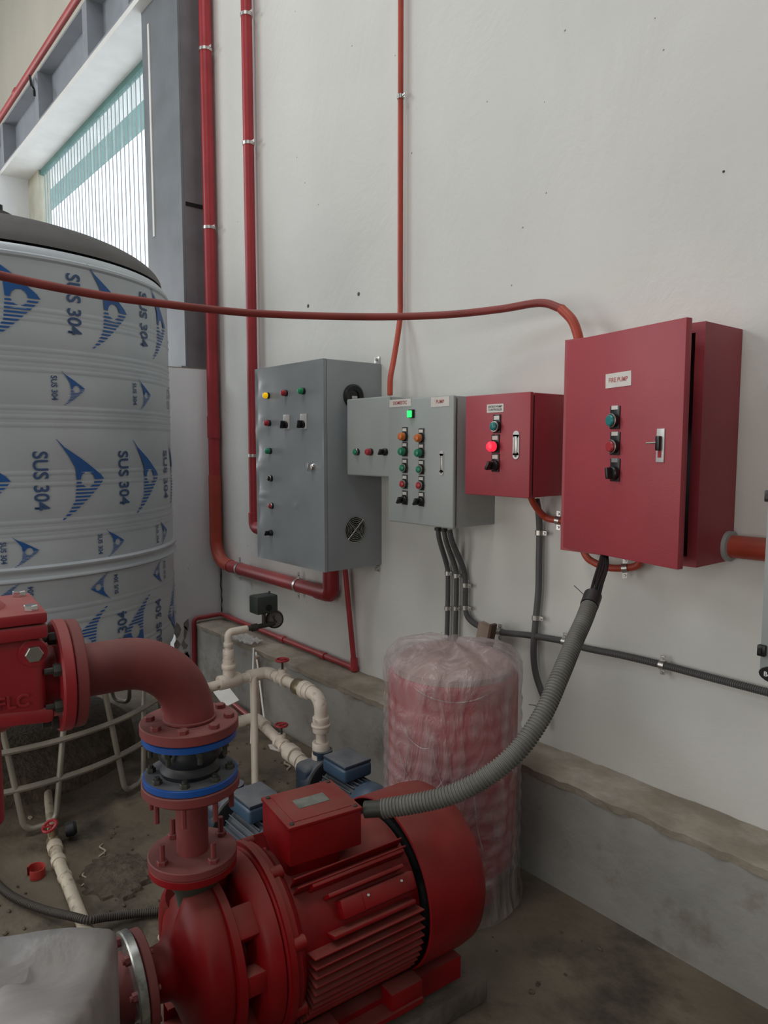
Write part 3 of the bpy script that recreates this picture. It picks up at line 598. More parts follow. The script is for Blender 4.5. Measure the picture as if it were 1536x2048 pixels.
ocond('looping_orange_conduit', 'orange conduit looping below the large red cabinet beside the black cables', [(1160, 1080, -.05), (1172, 1112, -.06), (1190, 1126, -.07), (1215, 1135, -.07), (1250, 1136, -.05), (1275, 1130, -.04), (1282, 1110, -.04)], (4,))
# heavy flexible hose from the motor box up to the cabinet cables
t = thing('motor_hose', 'thick grey corrugated hose from the red motor up toward the large red cabinet', 'hose', PD(1040, 1490, 1.78))
HP = [PD(*a) for a in ((730, 1619, 1.83), (765, 1617, 1.82), (830, 1607, 1.80), (900, 1590, 1.78), (970, 1556, 1.77), (1035, 1502, 1.78), (1085, 1430, 1.82), (1120, 1352, 1.88), (1150, 1280, 1.97), (1170, 1235, 2.03), (1184, 1196, 2.09))]
ribbed(MB(), spline(HP[1:], 12), .0232, .0088, .0016, 20).build('hose', 'flex', t)
MB().tube(HP[:2], .021, 20).build('gland', 'boltdark', t, label='dark threaded gland')
d_ = (HP[-1]-HP[-2]).normalized(); MB().cyl(HP[-1]-d_*.035, HP[-1]+d_*.012, .026).build('tape_collar', 'rubber', t, label='black tape collar')
MB().torus(HP[-1]+d_*.012, d_, .020, .005, 20, 6).build('hose_rim', 'boltdark', t)
t = thing('power_cables', 'bundle of black cables between the grey hose and the large red cabinet', 'cable', HP[-1])
for i, (a, b, c) in enumerate(((1178, 1196, 1204), (1184, 1206, 1208), (1190, 1212, 1211), (1196, 1214, 1214), (1187, 1200, 1206))):
    P = [PD(a, 1202, 2.09), PD(a+(b-a)*.45, 1168, 2.12), PD(b, 1135, 2.17), PD(c, 1108, 2.22), PD(c, 1085, 2.25)]
    MB().tube(spline(P, 6), .0048, 8).build('cable', 'cable', t)
tag(MB().tube(spline([PD(1148, 1171, 2.1), PD(1162, 1184, 2.1), PD(1178, 1200, 2.09)]), .0012, 6).build('loose_wire', 'flex', loc=PD(1160, 1184, 2.1)), 'thin stiff wire sticking out of the end of the grey hose', 'wire')
tag(MB().tube([PY(1058, 1409, -.04), PY(1085, 1413, -.03)], .002, 6).build('loose_wire', 'flex', loc=PY(1070, 1411, -.035)), 'thin wire end beside the foot of the dark vertical conduit', 'wire')

# ================================================================ STAINLESS TANK
TA = Vector((.53, -1.47, 0)); TR = .84
t = thing('water_tank', 'large stainless steel water tank wrapped in film printed with blue sails', 'tank', TA)
def rib(z, a=.010, w_=.018): return [(TR, z-w_), (TR-a*.3, z-w_*.6), (TR+a, z), (TR-a*.3, z+w_*.6), (TR, z+w_)]
prof = [(0, .56), (TR-.06, .56), (TR-.01, .58), (TR, .62)]
for z in (.69, .84, .90, 1.19, 1.225, 1.255, 1.40, 1.445, 1.63, 1.66, 1.695, 1.84, 1.877, 1.915, 2.03, 2.065): prof += rib(z, .0032, .013)
band = [(TR, 1.02), (TR+.014, 1.028), (TR+.014, 1.038), (TR+.004, 1.044), (TR+.004, 1.062), (TR+.014, 1.068), (TR+.014, 1.078), (TR, 1.086)]
pr = [p for p in prof if p[1] < 1.0]+band+[p for p in prof if p[1] > 1.1]+[(TR, 2.25)]
MB().lathe(TA, (0, 0, 1), pr, 128, cap=False).build('shell', 'tank', t, ang=60)
MB().lathe(TA, (0, 0, 1), [(TR, 2.25), (TR+.008, 2.258), (TR+.008, 2.268), (TR-.004, 2.275), (TR-.010, 2.295), (TR-.022, 2.306)], 96, cap=False).build('shoulder', 'tank', t)
MB().lathe(TA, (0, 0, 1), [((TR-.022)*math.cos(R(a)), 2.316+.225*math.sin(R(a))) for a in range(0, 90, 6)]+[(0, 2.541)], 96, cap=False).build('dome', 'dome', t)
b = MB().lathe(TA+Vector((.20, -.02, 0)), (0, 0, 1), [(.13, 2.50), (.13, 2.54), (.14, 2.545), (.14, 2.56), (.05, 2.57), (0, 2.57)], 32).build('lid', 'dome', t)
MB().cyl(TA+Vector((.28, .04, 2.56)), TA+Vector((.28, .04, 2.59)), .02).build('lid_knob', 'black', b)
# blue prints: stylised sail with a round hole and striped lower half, text beside it, bent round the shell
def lerp(tab, v):
    for (v0, a), (v1, b_) in zip(tab, tab[1:]):
        if v0 <= v <= v1: return a+(b_-a)*(v-v0)/(v1-v0)
    return tab[-1][1] if v > tab[-1][0] else tab[0][1]
LEFT = [(0, .04), (.12, .22), (.25, .34), (.5, .38), (.65, .36), (.78, .25), (.9, .12), (1, 0)]
RIGHT = [(0, .06), (.12, .36), (.25, .60), (.4, .86), (.5, 1.0), (.56, .92), (.75, .52), (.9, .16), (1, .01)]
def sail(W, H):
    """returns list of quads (x0,x1,z0,z1 trapezoids) in a W x H cell centred on 0"""
    out = []
    def span(v0, v1):
        for s0, s1 in ((v0, v1),):
            vm = (s0+s1)/2; l0, l1, r0, r1_ = lerp(LEFT, s0), lerp(LEFT, s1), lerp(RIGHT, s0), lerp(RIGHT, s1)
            cx, cv, cr = .62, .50, .15; dv = (vm-cv)*H/W
            if abs(dv) < cr:
                hw = math.sqrt(cr*cr-dv*dv)
                if cx-hw > l0: out.append((l0, l1, cx-hw, cx-hw, s0, s1))
                if cx+hw < max(r0, r1_): out.append((cx+hw, cx+hw, max(r0, cx+hw), max(r1_, cx+hw), s0, s1))
            else: out.append((l0, l1, r0, r1_, s0, s1))
    n = 40
    for i in range(n): span(.5+.5*i/n, .5+.5*(i+1)/n)
    for k in range(11):
        v1 = .475-k*.0435; v0 = v1-.023
        for j in range(3): span(v0+(v1-v0)*j/3, v0+(v1-v0)*(j+1)/3)
    return out
def print_mesh(W, H, flip=False, part='both', zc=0):
    mb = MB(); RR = TR+.0038
    def P(x, z):
        if flip: x, z = -x, -z
        a = x/TR; return Vector((RR*math.cos(a), RR*math.sin(a), z))
    if part == 'sail':
        for l0, l1, r0, r1_, s0, s1 in sail(W, H):
            mb.bm.faces.new([mb.bm.verts.new(P((u-.3)*W, (v-.5)*H)) for u, v in ((l0, s0), (r0, s0), (r1_, s1), (l1, s1))])
        mb2 = mb
    else:
        me = text_mesh('SUS 304', H*.225, True); off = len(mb.bm.verts); mb.bm.from_mesh(me); bpy.data.meshes.remove(me)
        bmesh.ops.triangulate(mb.bm, faces=mb.bm.faces)
        for v in mb.bm.verts:
            x, y = v.co.x, v.co.y; v.co = P(-.62*W+y*1.05, -x*.93)
    return mb
def printed(label, ang, z, W, H, flip=False):
    key = (W, H, flip)
    for part, nm, m_ in (('sail', 'sail_print', 'tankblue'), ('text', 'lettering_print', 'tankink')):
        if (key, part) not in PM:
            o = print_mesh(W, H, flip, part).build(nm, m_, None, smooth=False); PM[(key, part)] = o.data; bpy.data.objects.remove(o)
        o = bpy.data.objects.new(nm, PM[(key, part)]); col.objects.link(o); o.parent = t; o.location = (0, 0, z); o.rotation_euler = (0, 0, R(ang))
PM = {}
for a in (-15, 10, 35, 60): printed('', a, 1.415, .20, .325)
for a in (-6, 20.5, 46.5): printed('', a, 2.105, .20, .335)
for a in (-16, 10, 36.5, 62): printed('', a, 1.775, .095, .135)
for a in (-4, 21.5, 47): printed('', a, 1.145, .095, .12)
for a in (-6, 18.5, 44): printed('', a, .965, .095, .12, True)
for a in (-12, 16, 34, 60): printed('', a, .735, .20, .30, True)
# tank stand: tubular ring, rails and bent V legs
t = thing('tank_stand', 'low tubular steel stand with bent legs under the stainless tank', 'stand', TA)
def cyp(a, r, z): return TA+Vector((r*math.cos(R(a)), r*math.sin(R(a)), z))
for z, r in ((.53, .80), (.36, .82), (.20, .82)): MB().torus(TA+Vector((0, 0, z)), (0, 0, 1), r, .013, 80, 8).build('ring_rail', 'tube', t)
for i in range(12):
    a = -62+i*30
    P = route([cyp(a-9, .80, .53), cyp(a-4, .83, .03), cyp(a+4, .83, .03), cyp(a+9, .80, .53)], .045)
    MB().tube(P, .012, 10).build('bent_leg', 'tube', t)
for i in range(6): MB().tube([cyp(i*30, .8, .53), cyp(i*30+180, .8, .53)], .014, 8).build('cross_bar', 'tube', t)
tag(MB().lathe(TA+Vector((-.05, .05, 0)), (0, 0, 1), [(.60, 0), (.58, .10), (.50, .16), (.3, .2), (0, .2)], 24).build('soil_heap', 'soil', loc=TA), 'dark heap of soil and rubble under the stainless tank', 'soil', kind='stuff')

# ================================================================ FIRE PUMP AND MOTOR
yaw = .08
AX = Vector((math.sin(yaw), math.cos(yaw), 0)); AR = Vector((math.cos(yaw), -math.sin(yaw), 0)); MO = Vector((2.90, -1.0, .35))
TM = Matrix((AR, AX, ZUP)).transposed().to_4x4(); TM.translation = MO   # local: x across, y along the shaft, z up from shaft height
t = thing('fire_pump', 'red finned electric motor coupled to a red centrifugal pump in the foreground', 'pump', (2.88, -1.25, .10))
o_ = Vector((0, 0, 0)); YD = (0, 1, 0)
MB().lathe((0, -.34, 0), YD, [(.10, 0), (.180, .005), (.180, .34), (.15, .36)], 48).build('motor_frame', 'pumpred', t, T=TM)
# fan cowl
b = MB().lathe((0, .0, 0), YD, [(.222, 0), (.226, .002), (.227, .15), (.222, .185), (.205, .205), (.16, .212), (.16, .205), (.20, .198), (.216, .17), (.22, .0)], 64, cap=False).build('fan_cowl', 'pumpred', t, T=TM)
MB().lathe((0, .205, 0), YD, [(0, 0), (.19, 0), (.19, .004), (0, .004)], 40).build('cowl_grille', 'dark', b, T=TM)
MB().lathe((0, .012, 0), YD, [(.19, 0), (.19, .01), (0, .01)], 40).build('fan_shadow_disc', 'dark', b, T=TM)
# cooling fins
for k in range(60):
    a = -84+k*(348/59)
    if 58 < a < 122: continue
    if 12 < a < 50 : continue
    long_ = True
    rot = Matrix.Rotation(R(-a), 3, 'Y')
    MB().box(rot @ Vector((.192, -.17, 0)), (.052, .315, .0046), rot, bev=.0012, seg=1).build('cooling_fin', 'pumpred', t, T=TM, smooth=False)
for k, a in enumerate((20, 24)):
    pass
# raised lug pad and wider ribs between fins
for a, y0, y1, h in ((50, -.29, -.02, .216), (41, -.26, -.04, .216), (17, -.27, -.03, .214)):
    rot = Matrix.Rotation(R(-a), 3, 'Y'); MB().box(rot @ Vector((h-.03, (y0+y1)/2, 0)), (.058, y1-y0, .010), rot, bev=.003).build('wide_rib', 'pumpred', t, T=TM)
rot = Matrix.Rotation(R(-30), 3, 'Y'); MB().box(rot @ Vector((.190, -.125, 0)), (.040, .22, .045), rot, bev=.008).build('lug_pad', 'pumpred', t, T=TM)
b = MB().box(rot @ Vector((.211, -.11, 0)), (.003, .13, .036), rot, bev=.001).build('rating_plate', 'pumpred', t, T=TM)
for dy in (-.05, .05): MB().cyl(rot @ Vector((.212, -.11+dy, .010)), rot @ Vector((.216, -.11+dy, .010)), .003, seg=8).build('rivet', 'silver', b, T=TM)
# end shield and adapter flange
MB().lathe((0, -.40, 0), YD, [(.150, 0), (.205, .012), (.212, .02), (.212, .045), (.200, .058), (.186, .066)], 56).build('end_shield', 'pumpred', t, T=TM)
MB().lathe((0, -.385, 0), YD, [(.219, 0), (.219, .014)], 56).build('mounting_flange', 'pumpred', t, T=TM)
for k in range(8):
    a = R(22.5+45*k); c = Vector((.205*math.cos(a), -.372, .205*math.sin(a)))
    MB().cyl(c+Vector((0, .0, 0)), c+Vector((0, .03, 0)), .016, seg=12).build('boss', 'pumpred', t, T=TM)
# adapter (lantern) with four arms
MB().lathe((0, -.475, 0), YD, [(.10, 0), (.115, .015), (.118, .028), (.176, .040), (.196, .056), (.204, .082)], 40).build('adapter', 'pumpred', t, T=TM)
for a in (48, 105, 160, 225, 312, 5):
    rot = Matrix.Rotation(R(-a), 3, 'Y'); b = MB().box(rot @ Vector((.158, -.455, 0)), (.046, .062, .075 if a == 48 else .05), rot, bev=.008).build('adapter_arm', 'pumpred', t, T=TM)
    mb = MB(); hexa(mb, rot @ Vector((.165, -.485, 0)), (0, -1, 0), .012, .012).build('bolt', 'pumpred', b, T=TM)
# volute casing: spiral growing towards the discharge
mb = MB(); rings = []; n = 56
for i in range(n):
    a = 2*math.pi*i/n; gr = ((a-math.pi*.5) % (2*math.pi))/(2*math.pi); ro = .150+.040*gr
    ring = []
    for r_, y_ in ((.05, -.475), (ro-.05, -.478), (ro-.012, -.488), (ro, -.51), (ro, -.535), (ro-.014, -.560), (ro-.055, -.575), (.075, -.590), (.062, -.60), (.052, -.66)): ring.append(mb.bm.verts.new((r_*math.cos(a), y_, r_*math.sin(a))))
    rings.append(ring)
for i in range(n):
    A, B = rings[i], rings[(i+1) % n]
    for j in range(len(A)-1): mb.bm.faces.new((A[j], A[j+1], B[j+1], B[j]))
mb.build('volute', 'pumpred', t, T=TM, ang=50)
MB().lathe((0, -.50, 0), YD, [(.178, 0), (.186, .004), (.186, .022), (.178, .026)], 56).build('casing_cover', 'pumpred', t, T=TM)
# shoulder of the casing below the discharge
MB().tube(spline([(-.135, -.53, -.02), (-.135, -.53, .04), (-.115, -.53, .085), (-.08, -.53, .115)], 6), lambda i: .040, 20).build('casing_shoulder', 'pumpred', t, T=TM)
# discharge neck and flange
dx = -.01
MB().lathe((dx, -.525, .10), (0, 0, 1), [(.050, -.02), (.036, .03), (.044, .07), (.062, .10), (.084, .122)], 32).build('discharge_neck', mat('shaded_green_neck', (.06, .075, .055), rough=.6, var=.2, dust=.4), t, T=TM, label='dull green discharge neck with its shade painted in')  # shadow on the neck is put into this dark green colour
MB().lathe((dx, -.525, .225), (0, 0, 1), [(.098, 0), (.100, .002), (.100, .017), (.098, .019)], 48).build('discharge_flange', 'pumpred', t, T=TM)
# suction flange
MB().lathe((0, -.665, 0), YD, [(.108, 0), (.110, .002), (.110, .018), (.108, .02)], 48).build('suction_flange', 'oxide', t, T=TM)
# legs and base
for s in (-1, 1):
    for y in (-.30, -.05): MB().box((s*.17, y, -.20), (.05, .10, .07), bev=.006).build('motor_foot', 'pumpred', t, T=TM)
    MB().box((s*.165, -.175, -.215), (.075, .34, .012)).build('foot_rail', 'pumpred', t, T=TM, smooth=False)
MB().box((.02, -.51, -.21), (.20, .06, .09), bev=.01).build('pump_foot', 'pumpred', t, T=TM)
for s in (-1, 1):
    b = MB().box((s*.155, -.20, -.225), (.004, .72, .062)).box((s*.135, -.20, -.196), (.04, .72, .005)).box((s*.135, -.20, -.254), (.04, .72, .005)).build('base_channel', 'pumpred', t, T=TM, smooth=False)
for y in (-.5, -.2, .1): MB().box((0, y, -.225), (.30, .05, .05)).build('cross_member', 'pumpred', t, T=TM, smooth=False)
# terminal box
c_ = [PZ(x, y, .652) for x, y in ((517.5, 1596), (655, 1562), (729, 1611), (585, 1656.5))]
bc = sum(c_, Vector())/4; yd = ((c_[1]-c_[0])+(c_[2]-c_[3])).normalized(); xd = Vector((yd.y, -yd.x, 0)); bw = ((c_[3]-c_[0]).length+(c_[2]-c_[1]).length)/2; bl = ((c_[1]-c_[0]).length+(c_[2]-c_[3]).length)/2
TB = Matrix((xd, yd, ZUP)).transposed().to_4x4(); TB.translation = Vector((bc.x, bc.y, .652))
tb_ = MB().box((0, 0, -.052), (bw, bl, .094), bev=.005).build('terminal_box', 'pumpred', t, T=TB)
MB().box((0, 0, -.004), (bw+.004, bl+.004, .010), bev=.003).build('box_lid', 'pumpred', tb_, T=TB)
MB().box((0, 0, .0015), (bw*.80, bl*.80, .002), bev=.0008).build('lid_recess', 'pumpred', tb_, T=TB)
MB().box((-.004, .002, .003), (.045, .085, .0012)).build('nameplate', 'plate', tb_, T=TB, smooth=False, label='dull silver nameplate on the lid')
for sx in (-1, 1):
    for sy in (-1, 1): mb = MB(); hexa(mb, (sx*(bw/2-.012), sy*(bl/2-.012), .001), (0, 0, 1), .006, .003).build('lid_screw', 'boltdark', tb_, T=TB)
MB().box((-.014, -.020, -.128), (bw*.84, bl*.74, .075), bev=.010).build('box_pedestal', 'pumpred', t, T=TB)
# concrete footing
tag(MB().box((0, -.22, -.312), (.37, .92, .072), bev=.012).build('pump_footing', 'concrete', loc=(2.88, -1.22, 0), T=TM), 'rough concrete footing under the red pump and motor', 'footing')

# ---------------------------------------------------------------- discharge line: spool, rubber joint, elbow, valve
DC = TM @ Vector((dx, -.525, 0)); DC.z = 0
def V3(z): return (DC.x, DC.y, z)
def bolts(parent, c, d, rc, n, zlo, zhi, nut=.009, m_='oxide', a0=22.5, shank=.006, name='bolt'):
    q = Vector(d).normalized().to_track_quat('Z', 'Y').to_matrix(); dd = Vector(d).normalized()
    for k in range(n):
        a = R(a0+360*k/n); p = Vector(c)+q @ Vector((rc*math.cos(a), rc*math.sin(a), 0)); mb = MB()
        mb.cyl(p+dd*zlo, p+dd*zhi, shank, seg=8)
        for z, s in nutz: hexa(mb, p+dd*z, dd*s, nut, .010)
        mb.build(name, m_, parent)
t = thing('pipe_spool', 'dark red flanged pipe spool standing on the pump outlet', 'pipe', V3(.594))
MB().lathe(V3(0), (0, 0, 1), [(.036, .60), (.037, .765)], 32).build('pipe', 'oxide', t)
MB().lathe(V3(0), (0, 0, 1), [(.099, .595), (.101, .597), (.101, .612), (.099, .614)], 48).build('lower_flange', 'oxide', t)
MB().lathe(V3(0), (0, 0, 1), [(.040, .735), (.055, .755), (.096, .758), (.110, .768), (.110, .786), (.108, .788)], 48).build('upper_flange', 'oxide', t)
nutz = ((.614, 1),)
bolts(t, V3(0), (0, 0, 1), .080, 4, .585, .660, .013, 'oxide', 10, .0065)
MB().lathe(V3(.614), (0, 0, 1), [(.02, 0), (.02, 0)], 8)
nutz = ()
bolts(t, V3(0), (0, 0, 1), .091, 8, .715, .765, .010, 'oxide', 10, .0065, 'stud')
t = thing('rubber_joint', 'black rubber expansion joint between two bright blue rimmed flanges', 'joint', V3(.789))
MB().lathe(V3(0), (0, 0, 1), [(.060, .800), (.066, .804), (.068, .815), (.060, .822), (.058, .83), (.070, .845), (.072, .86), (.066, .872), (.060, .885)], 40).build('bellows', 'rubber', t)
for z in (.789, .886):
    b = MB().lathe(V3(0), (0, 0, 1), [(.103, z), (.106, z+.001), (.106, z+.014), (.103, z+.016)], 48).build('flange', 'blue', t)
    MB().lathe(V3(0), (0, 0, 1), [(.062, z-.0008), (.102, z-.0008), (.102, z+.0168), (.062, z+.0168)], 48, cap=False).build('flange_face', 'flangetop', b)
nutz = ((.806, 1),); bolts(t, V3(0), (0, 0, 1), .089, 8, .79, .822, .011, 'boltdark', 12, .006)
nutz = ((.882, -1),); bolts(t, V3(0), (0, 0, 1), .089, 8, .855, .886, .009, 'boltdark', 34, .006, 'lower_bolt')
t = thing('pipe_elbow', 'large dark red flanged pipe elbow leading left to the red valve', 'pipe', V3(.905))
MB().lathe(V3(0), (0, 0, 1), [(.108, .904), (.110, .906), (.110, .926), (.108, .928)], 48).build('lower_flange', 'oxide', t)
nutz = ((.928, 1),); bolts(t, V3(0), (0, 0, 1), .089, 8, .922, .934, .012, 'oxide', 12, .006)
ZE = 1.080; FD = Vector((-.10, -1, 0)).normalized()
EL = Vector(V3(ZE))+FD*.235
MB().tube([Vector(V3(.926))]+arcpts(V3(.9), V3(ZE), Vector(V3(ZE))+FD*.3, .145, 16)+[EL], .0555, 32).build('bend', 'oxide', t, ang=60)
MB().lathe(EL-FD*.002, FD, [(.109, 0), (.111, .002), (.111, .02), (.109, .022)], 48).build('upper_flange', 'oxide', t)
MB().torus(Vector(V3(.932)), (0, 0, 1), .056, .004, 32, 6).build('weld_seam', 'oxide', t)
# check valve
t = thing('check_valve', 'bright red flanged valve with bolted cover at the left edge', 'valve', EL+FD*.2-Vector((0, 0, .1)))
VF = EL+FD*.022; VR = Vector((-FD.y, FD.x, 0)); VR = -VR if VR.x < 0 else VR  # toward camera side
TV = Matrix((VR, FD, ZUP)).transposed().to_4x4(); TV.translation = VF   # x toward viewer, y along flow (leftwards), z up
MB().lathe((0, 0, 0), YD, [(.112, 0), (.114, .002), (.114, .020), (.110, .024)], 48).build('flange', 'valvered', t, T=TV)
MB().lathe((0, .022, 0), YD, [(.062, 0), (.060, .03), (.075, .06), (.092, .10), (.098, .18), (.095, .3), (.08, .4)], 40).build('body', 'valvered', t, T=TV)
MB().box((0, .19, .022), (.185, .28, .172), bev=.02, seg=3).build('bonnet', 'valvered', t, T=TV)
mb = MB().box((.005, .19, .121), (.215, .285, .026), bev=.005).box((.005, .19, .1475), (.215, .285, .022), bev=.005).build('cover', 'valvered', t, T=TV)
MB().lathe((.0, .20, .158), (0, 0, 1), [(.095, 0), (.09, .006), (.07, .014), (0, .016)], 32).build('cover_dome', 'valvered', mb, T=TV)
for x, y in ((.085, .072), (-.075, .072), (.085, .19), (-.075, .30), (.085, .30)): 
    q = MB(); hexa(q, (x, y, .1588), (0, 0, 1), .013, .011).build('cover_bolt', 'chrome', t, T=TV)
q = MB(); q.lathe((.085, .072, .078), (1, 0, 0), [(.027, 0), (.025, .012)], 24); q.build('plug_boss', 'valvered', t, T=TV)
q = MB(); hexa(q, (.097, .072, .078), (1, 0, 0), .0165, .012).build('drain_plug', 'nickel', t, T=TV, label='hexagonal bare metal plug')
MB().box((.080, .10, -.045), (.03, .12, .03), Matrix.Rotation(.1, 3, 'X'), bev=.008).build('side_rib', 'valvered', t, T=TV)
for k in range(8):
    a = R(22.5+45*k); p = Vector((.094*math.cos(a), .024, .094*math.sin(a))); q = MB(); q.cyl(p-Vector((0, .04, 0)), p+Vector((0, .03, 0)), .0065, seg=8); hexa(q, p, (0, 1, 0), .013, .014).build('flange_bolt', 'boltdark', t, T=TV)
me = text_mesh('WFLC', .034, True, extrude=.003)
q = MB(); q.bm.from_mesh(me); bpy.data.meshes.remove(me)
Tt = Matrix.Translation((.0965, .225, -.012)) @ Matrix.Rotation(-math.pi/2, 4, 'Z') @ Matrix.Rotation(math.pi/2, 4, 'X') @ Matrix.Diagonal((1, 1, 1, 1))
bmesh.ops.transform(q.bm, matrix=Matrix(((0, 0, 1, .0930), (-1, 0, 0, .128), (0, 1, 0, -.012), (0, 0, 0, 1))), verts=q.bm.verts); q.build('raised_lettering', 'valvered', t, T=TV, smooth=False)
MB().lathe((-.0, .185, -.27), (0, 0, 1), [(.06, 0), (.06, .25)], 32).build('lower_branch', 'valvered', t, T=TV)
# suction side: bare steel flange, dark reducer
SC = TM @ Vector((0, -.668, 0)); SD = -AX
t = thing('suction_pipe', 'dark red suction pipe with a bare steel flange in front of the pump', 'pipe', SC-Vector((0, 0, .1)))
MB().lathe(SC, SD, [(.113, .0), (.115, .002), (.115, .018), (.112, .021)], 48).build('bare_flange', mat('worn_bare_steel', (.42, .43, .40), rough=.3, metal=.85, var=.35, scale=30, c2=(.05, .05, .045), c2amt=.5, c2scale=14), t, label='scratched bare steel flange')
MB().lathe(SC, SD, [(.075, .02), (.068, .04), (.062, .09), (.060, .20)], 36).build('pipe', 'oxide', t)
nutz = ((.02, 1),); bolts(t, SC, SD, .095, 8, -.03, .035, .011, 'oxide', 22.5, .006)
# ================================================================ PLASTIC-COVERED THING, LOWER LEFT
def drape(name, label, prof, segs, fn, m_, parent=None, loc=None, seg=64):
    mb = MB(); rings = []
    for j, (r, z) in enumerate(prof):
        rings.append([mb.bm.verts.new(fn(2*math.pi*i/seg, r, z, j)) for i in range(seg)])
    for A, B in zip(rings, rings[1:]):
        for i in range(seg): mb.bm.faces.new((A[i], A[(i+1) % seg], B[(i+1) % seg], B[i]))
    mb.bm.faces.new(rings[-1]); return mb
pcn = PD(15, 1990, 1.32); pcn = Vector((pcn.x, pcn.y, 0))
ztop = PD(60, 1890, 1.30).z-.075
PR = PD(238, 1960, 1.30)
t = thing('plastic_covered_unit', 'object under a milky plastic sheet at the lower left corner', 'cover', pcn)
def sq(a, r, z, j):
    c, s = math.cos(a), math.sin(a); k = 1/max(abs(c), abs(s))**.82
    wv = .010*math.sin(a*9+z*7)+.006*math.sin(a*17-z*13)
    v = Vector((c*k*r*.86, s*k*r, 0)); rr = Matrix.Rotation(-.65, 3, 'Z') @ v
    return pcn+rr*(1+wv*(1.6 if z < ztop-.03 else .5))+Vector((0, 0, z+.008*math.sin(a*3)))
hw = .165
drape('sheet', '', [(hw*1.08, .002), (hw*1.05, .12), (hw*1.02, .25), (hw, ztop-.05), (hw*.99, ztop-.015), (hw*.93, ztop), (hw*.7, ztop+.004), (hw*.45, ztop+.004), (hw*.2, ztop+.004)], 0, sq, 'sheet').build('sheet', 'sheet', t, ang=80)
MB().box((pcn.x, pcn.y, ztop/2-.01), (.22, .24, ztop-.05), Matrix.Rotation(-.65, 3, 'Z'), bev=.02).build('wrapped_body', 'oxide', t)

# ================================================================ WRAPPED PRESSURE TANK
WC = Vector((2.655, -.475, 0))
t = thing('wrapped_pressure_tank', 'red pressure tank wrapped in crinkled clear plastic beside the ledge', 'tank', WC)
MB().lathe(WC, (0, 0, 1), [(.16, .0), (.16, .10), (.215, .14), (.222, .2), (.222, .775), (.212, .79), (0, .79)], 48).build('vessel', 'wrapred', t)
MB().lathe(WC, (0, 0, 1), [(.208, .7905), (.205, .81), (.17, .84), (.10, .853), (0, .857)], 48).build('top_cushion', mat('tan_packing', (.40, .27, .24), rough=.8), t, label='tan packing cap on top of the vessel')
MB().lathe(WC, (0, 0, 1), [(.2425, .455), (.2425, .515)], 12, cap=False, a0=R(-70), a1=R(-52)).build('label_sticker', 'paper', t, label='small square white sticker')
def wr(a, r, z, j):
    k = 1.004+.010*math.sin(3*a+z*3)+.007*math.sin(8*a+5*z+1.2*math.sin(z*9))+.006*math.sin(19*a-9*z+1.5*math.sin(z*13))+.0035*abs(math.sin(31*a+17*z+2*math.sin(z*8)))
    zz = z+.012*math.sin(2*a+.6)+.006*math.sin(9*a)
    return WC+Vector((r*k*math.cos(a), r*k*math.sin(a), max(.001, zz)))
pf = [(.245, .0), (.235, .05), (.232, .10)]+[(.233+.003*math.sin(i*1.7), .12+i*.015) for i in range(43)]+[(.238, .77), (.238, .80), (.230, .825), (.20, .856), (.14, .876), (.06, .885), (.02, .886)]
drape('film', '', pf, 0, wr, 'film', seg=160).build('plastic_film', 'film', t, ang=80)
# folded ridges in the film
for a0, z0, a1, z1 in ((-78, .79, -18, .775), (-90, .66, -62, .60), (-80, .42, -52, .50), (-88, .45, -60, .44), (-92, .56, -70, .46), (-60, .60, -50, .47), (-95, .35, -80, .60), (-30, .5, -20, .25)):
    P = [WC+Vector(((.238+.004*math.sin(s*9))*math.cos(R(a0+(a1-a0)*s)), (.238+.004*math.sin(s*9))*math.sin(R(a0+(a1-a0)*s)), z0+(z1-z0)*s-.03*math.sin(math.pi*s))) for s in [i/10 for i in range(11)]]
    MB().tube(P, lambda i: .0022 if 0 < i < 10 else .0006, 6).build('film_crease', 'film', t)
t = thing('plywood_offcut', 'small brown plywood offcut standing behind the wrapped pressure tank', 'board', PY(965, 1300, -.1))
a = PY(952, 1265, -.10); rot = Matrix.Rotation(R(12), 3, 'Y')
MB().box(a+Vector((0.005, .0, -.20)), (.060, .03, .50), rot).build('board', 'wood', t, smooth=False)
MB().box(a+Vector((0.0405, .0, -.193)), (.012, .031, .50), rot).build('board_edge', 'woodedge', t, smooth=False)

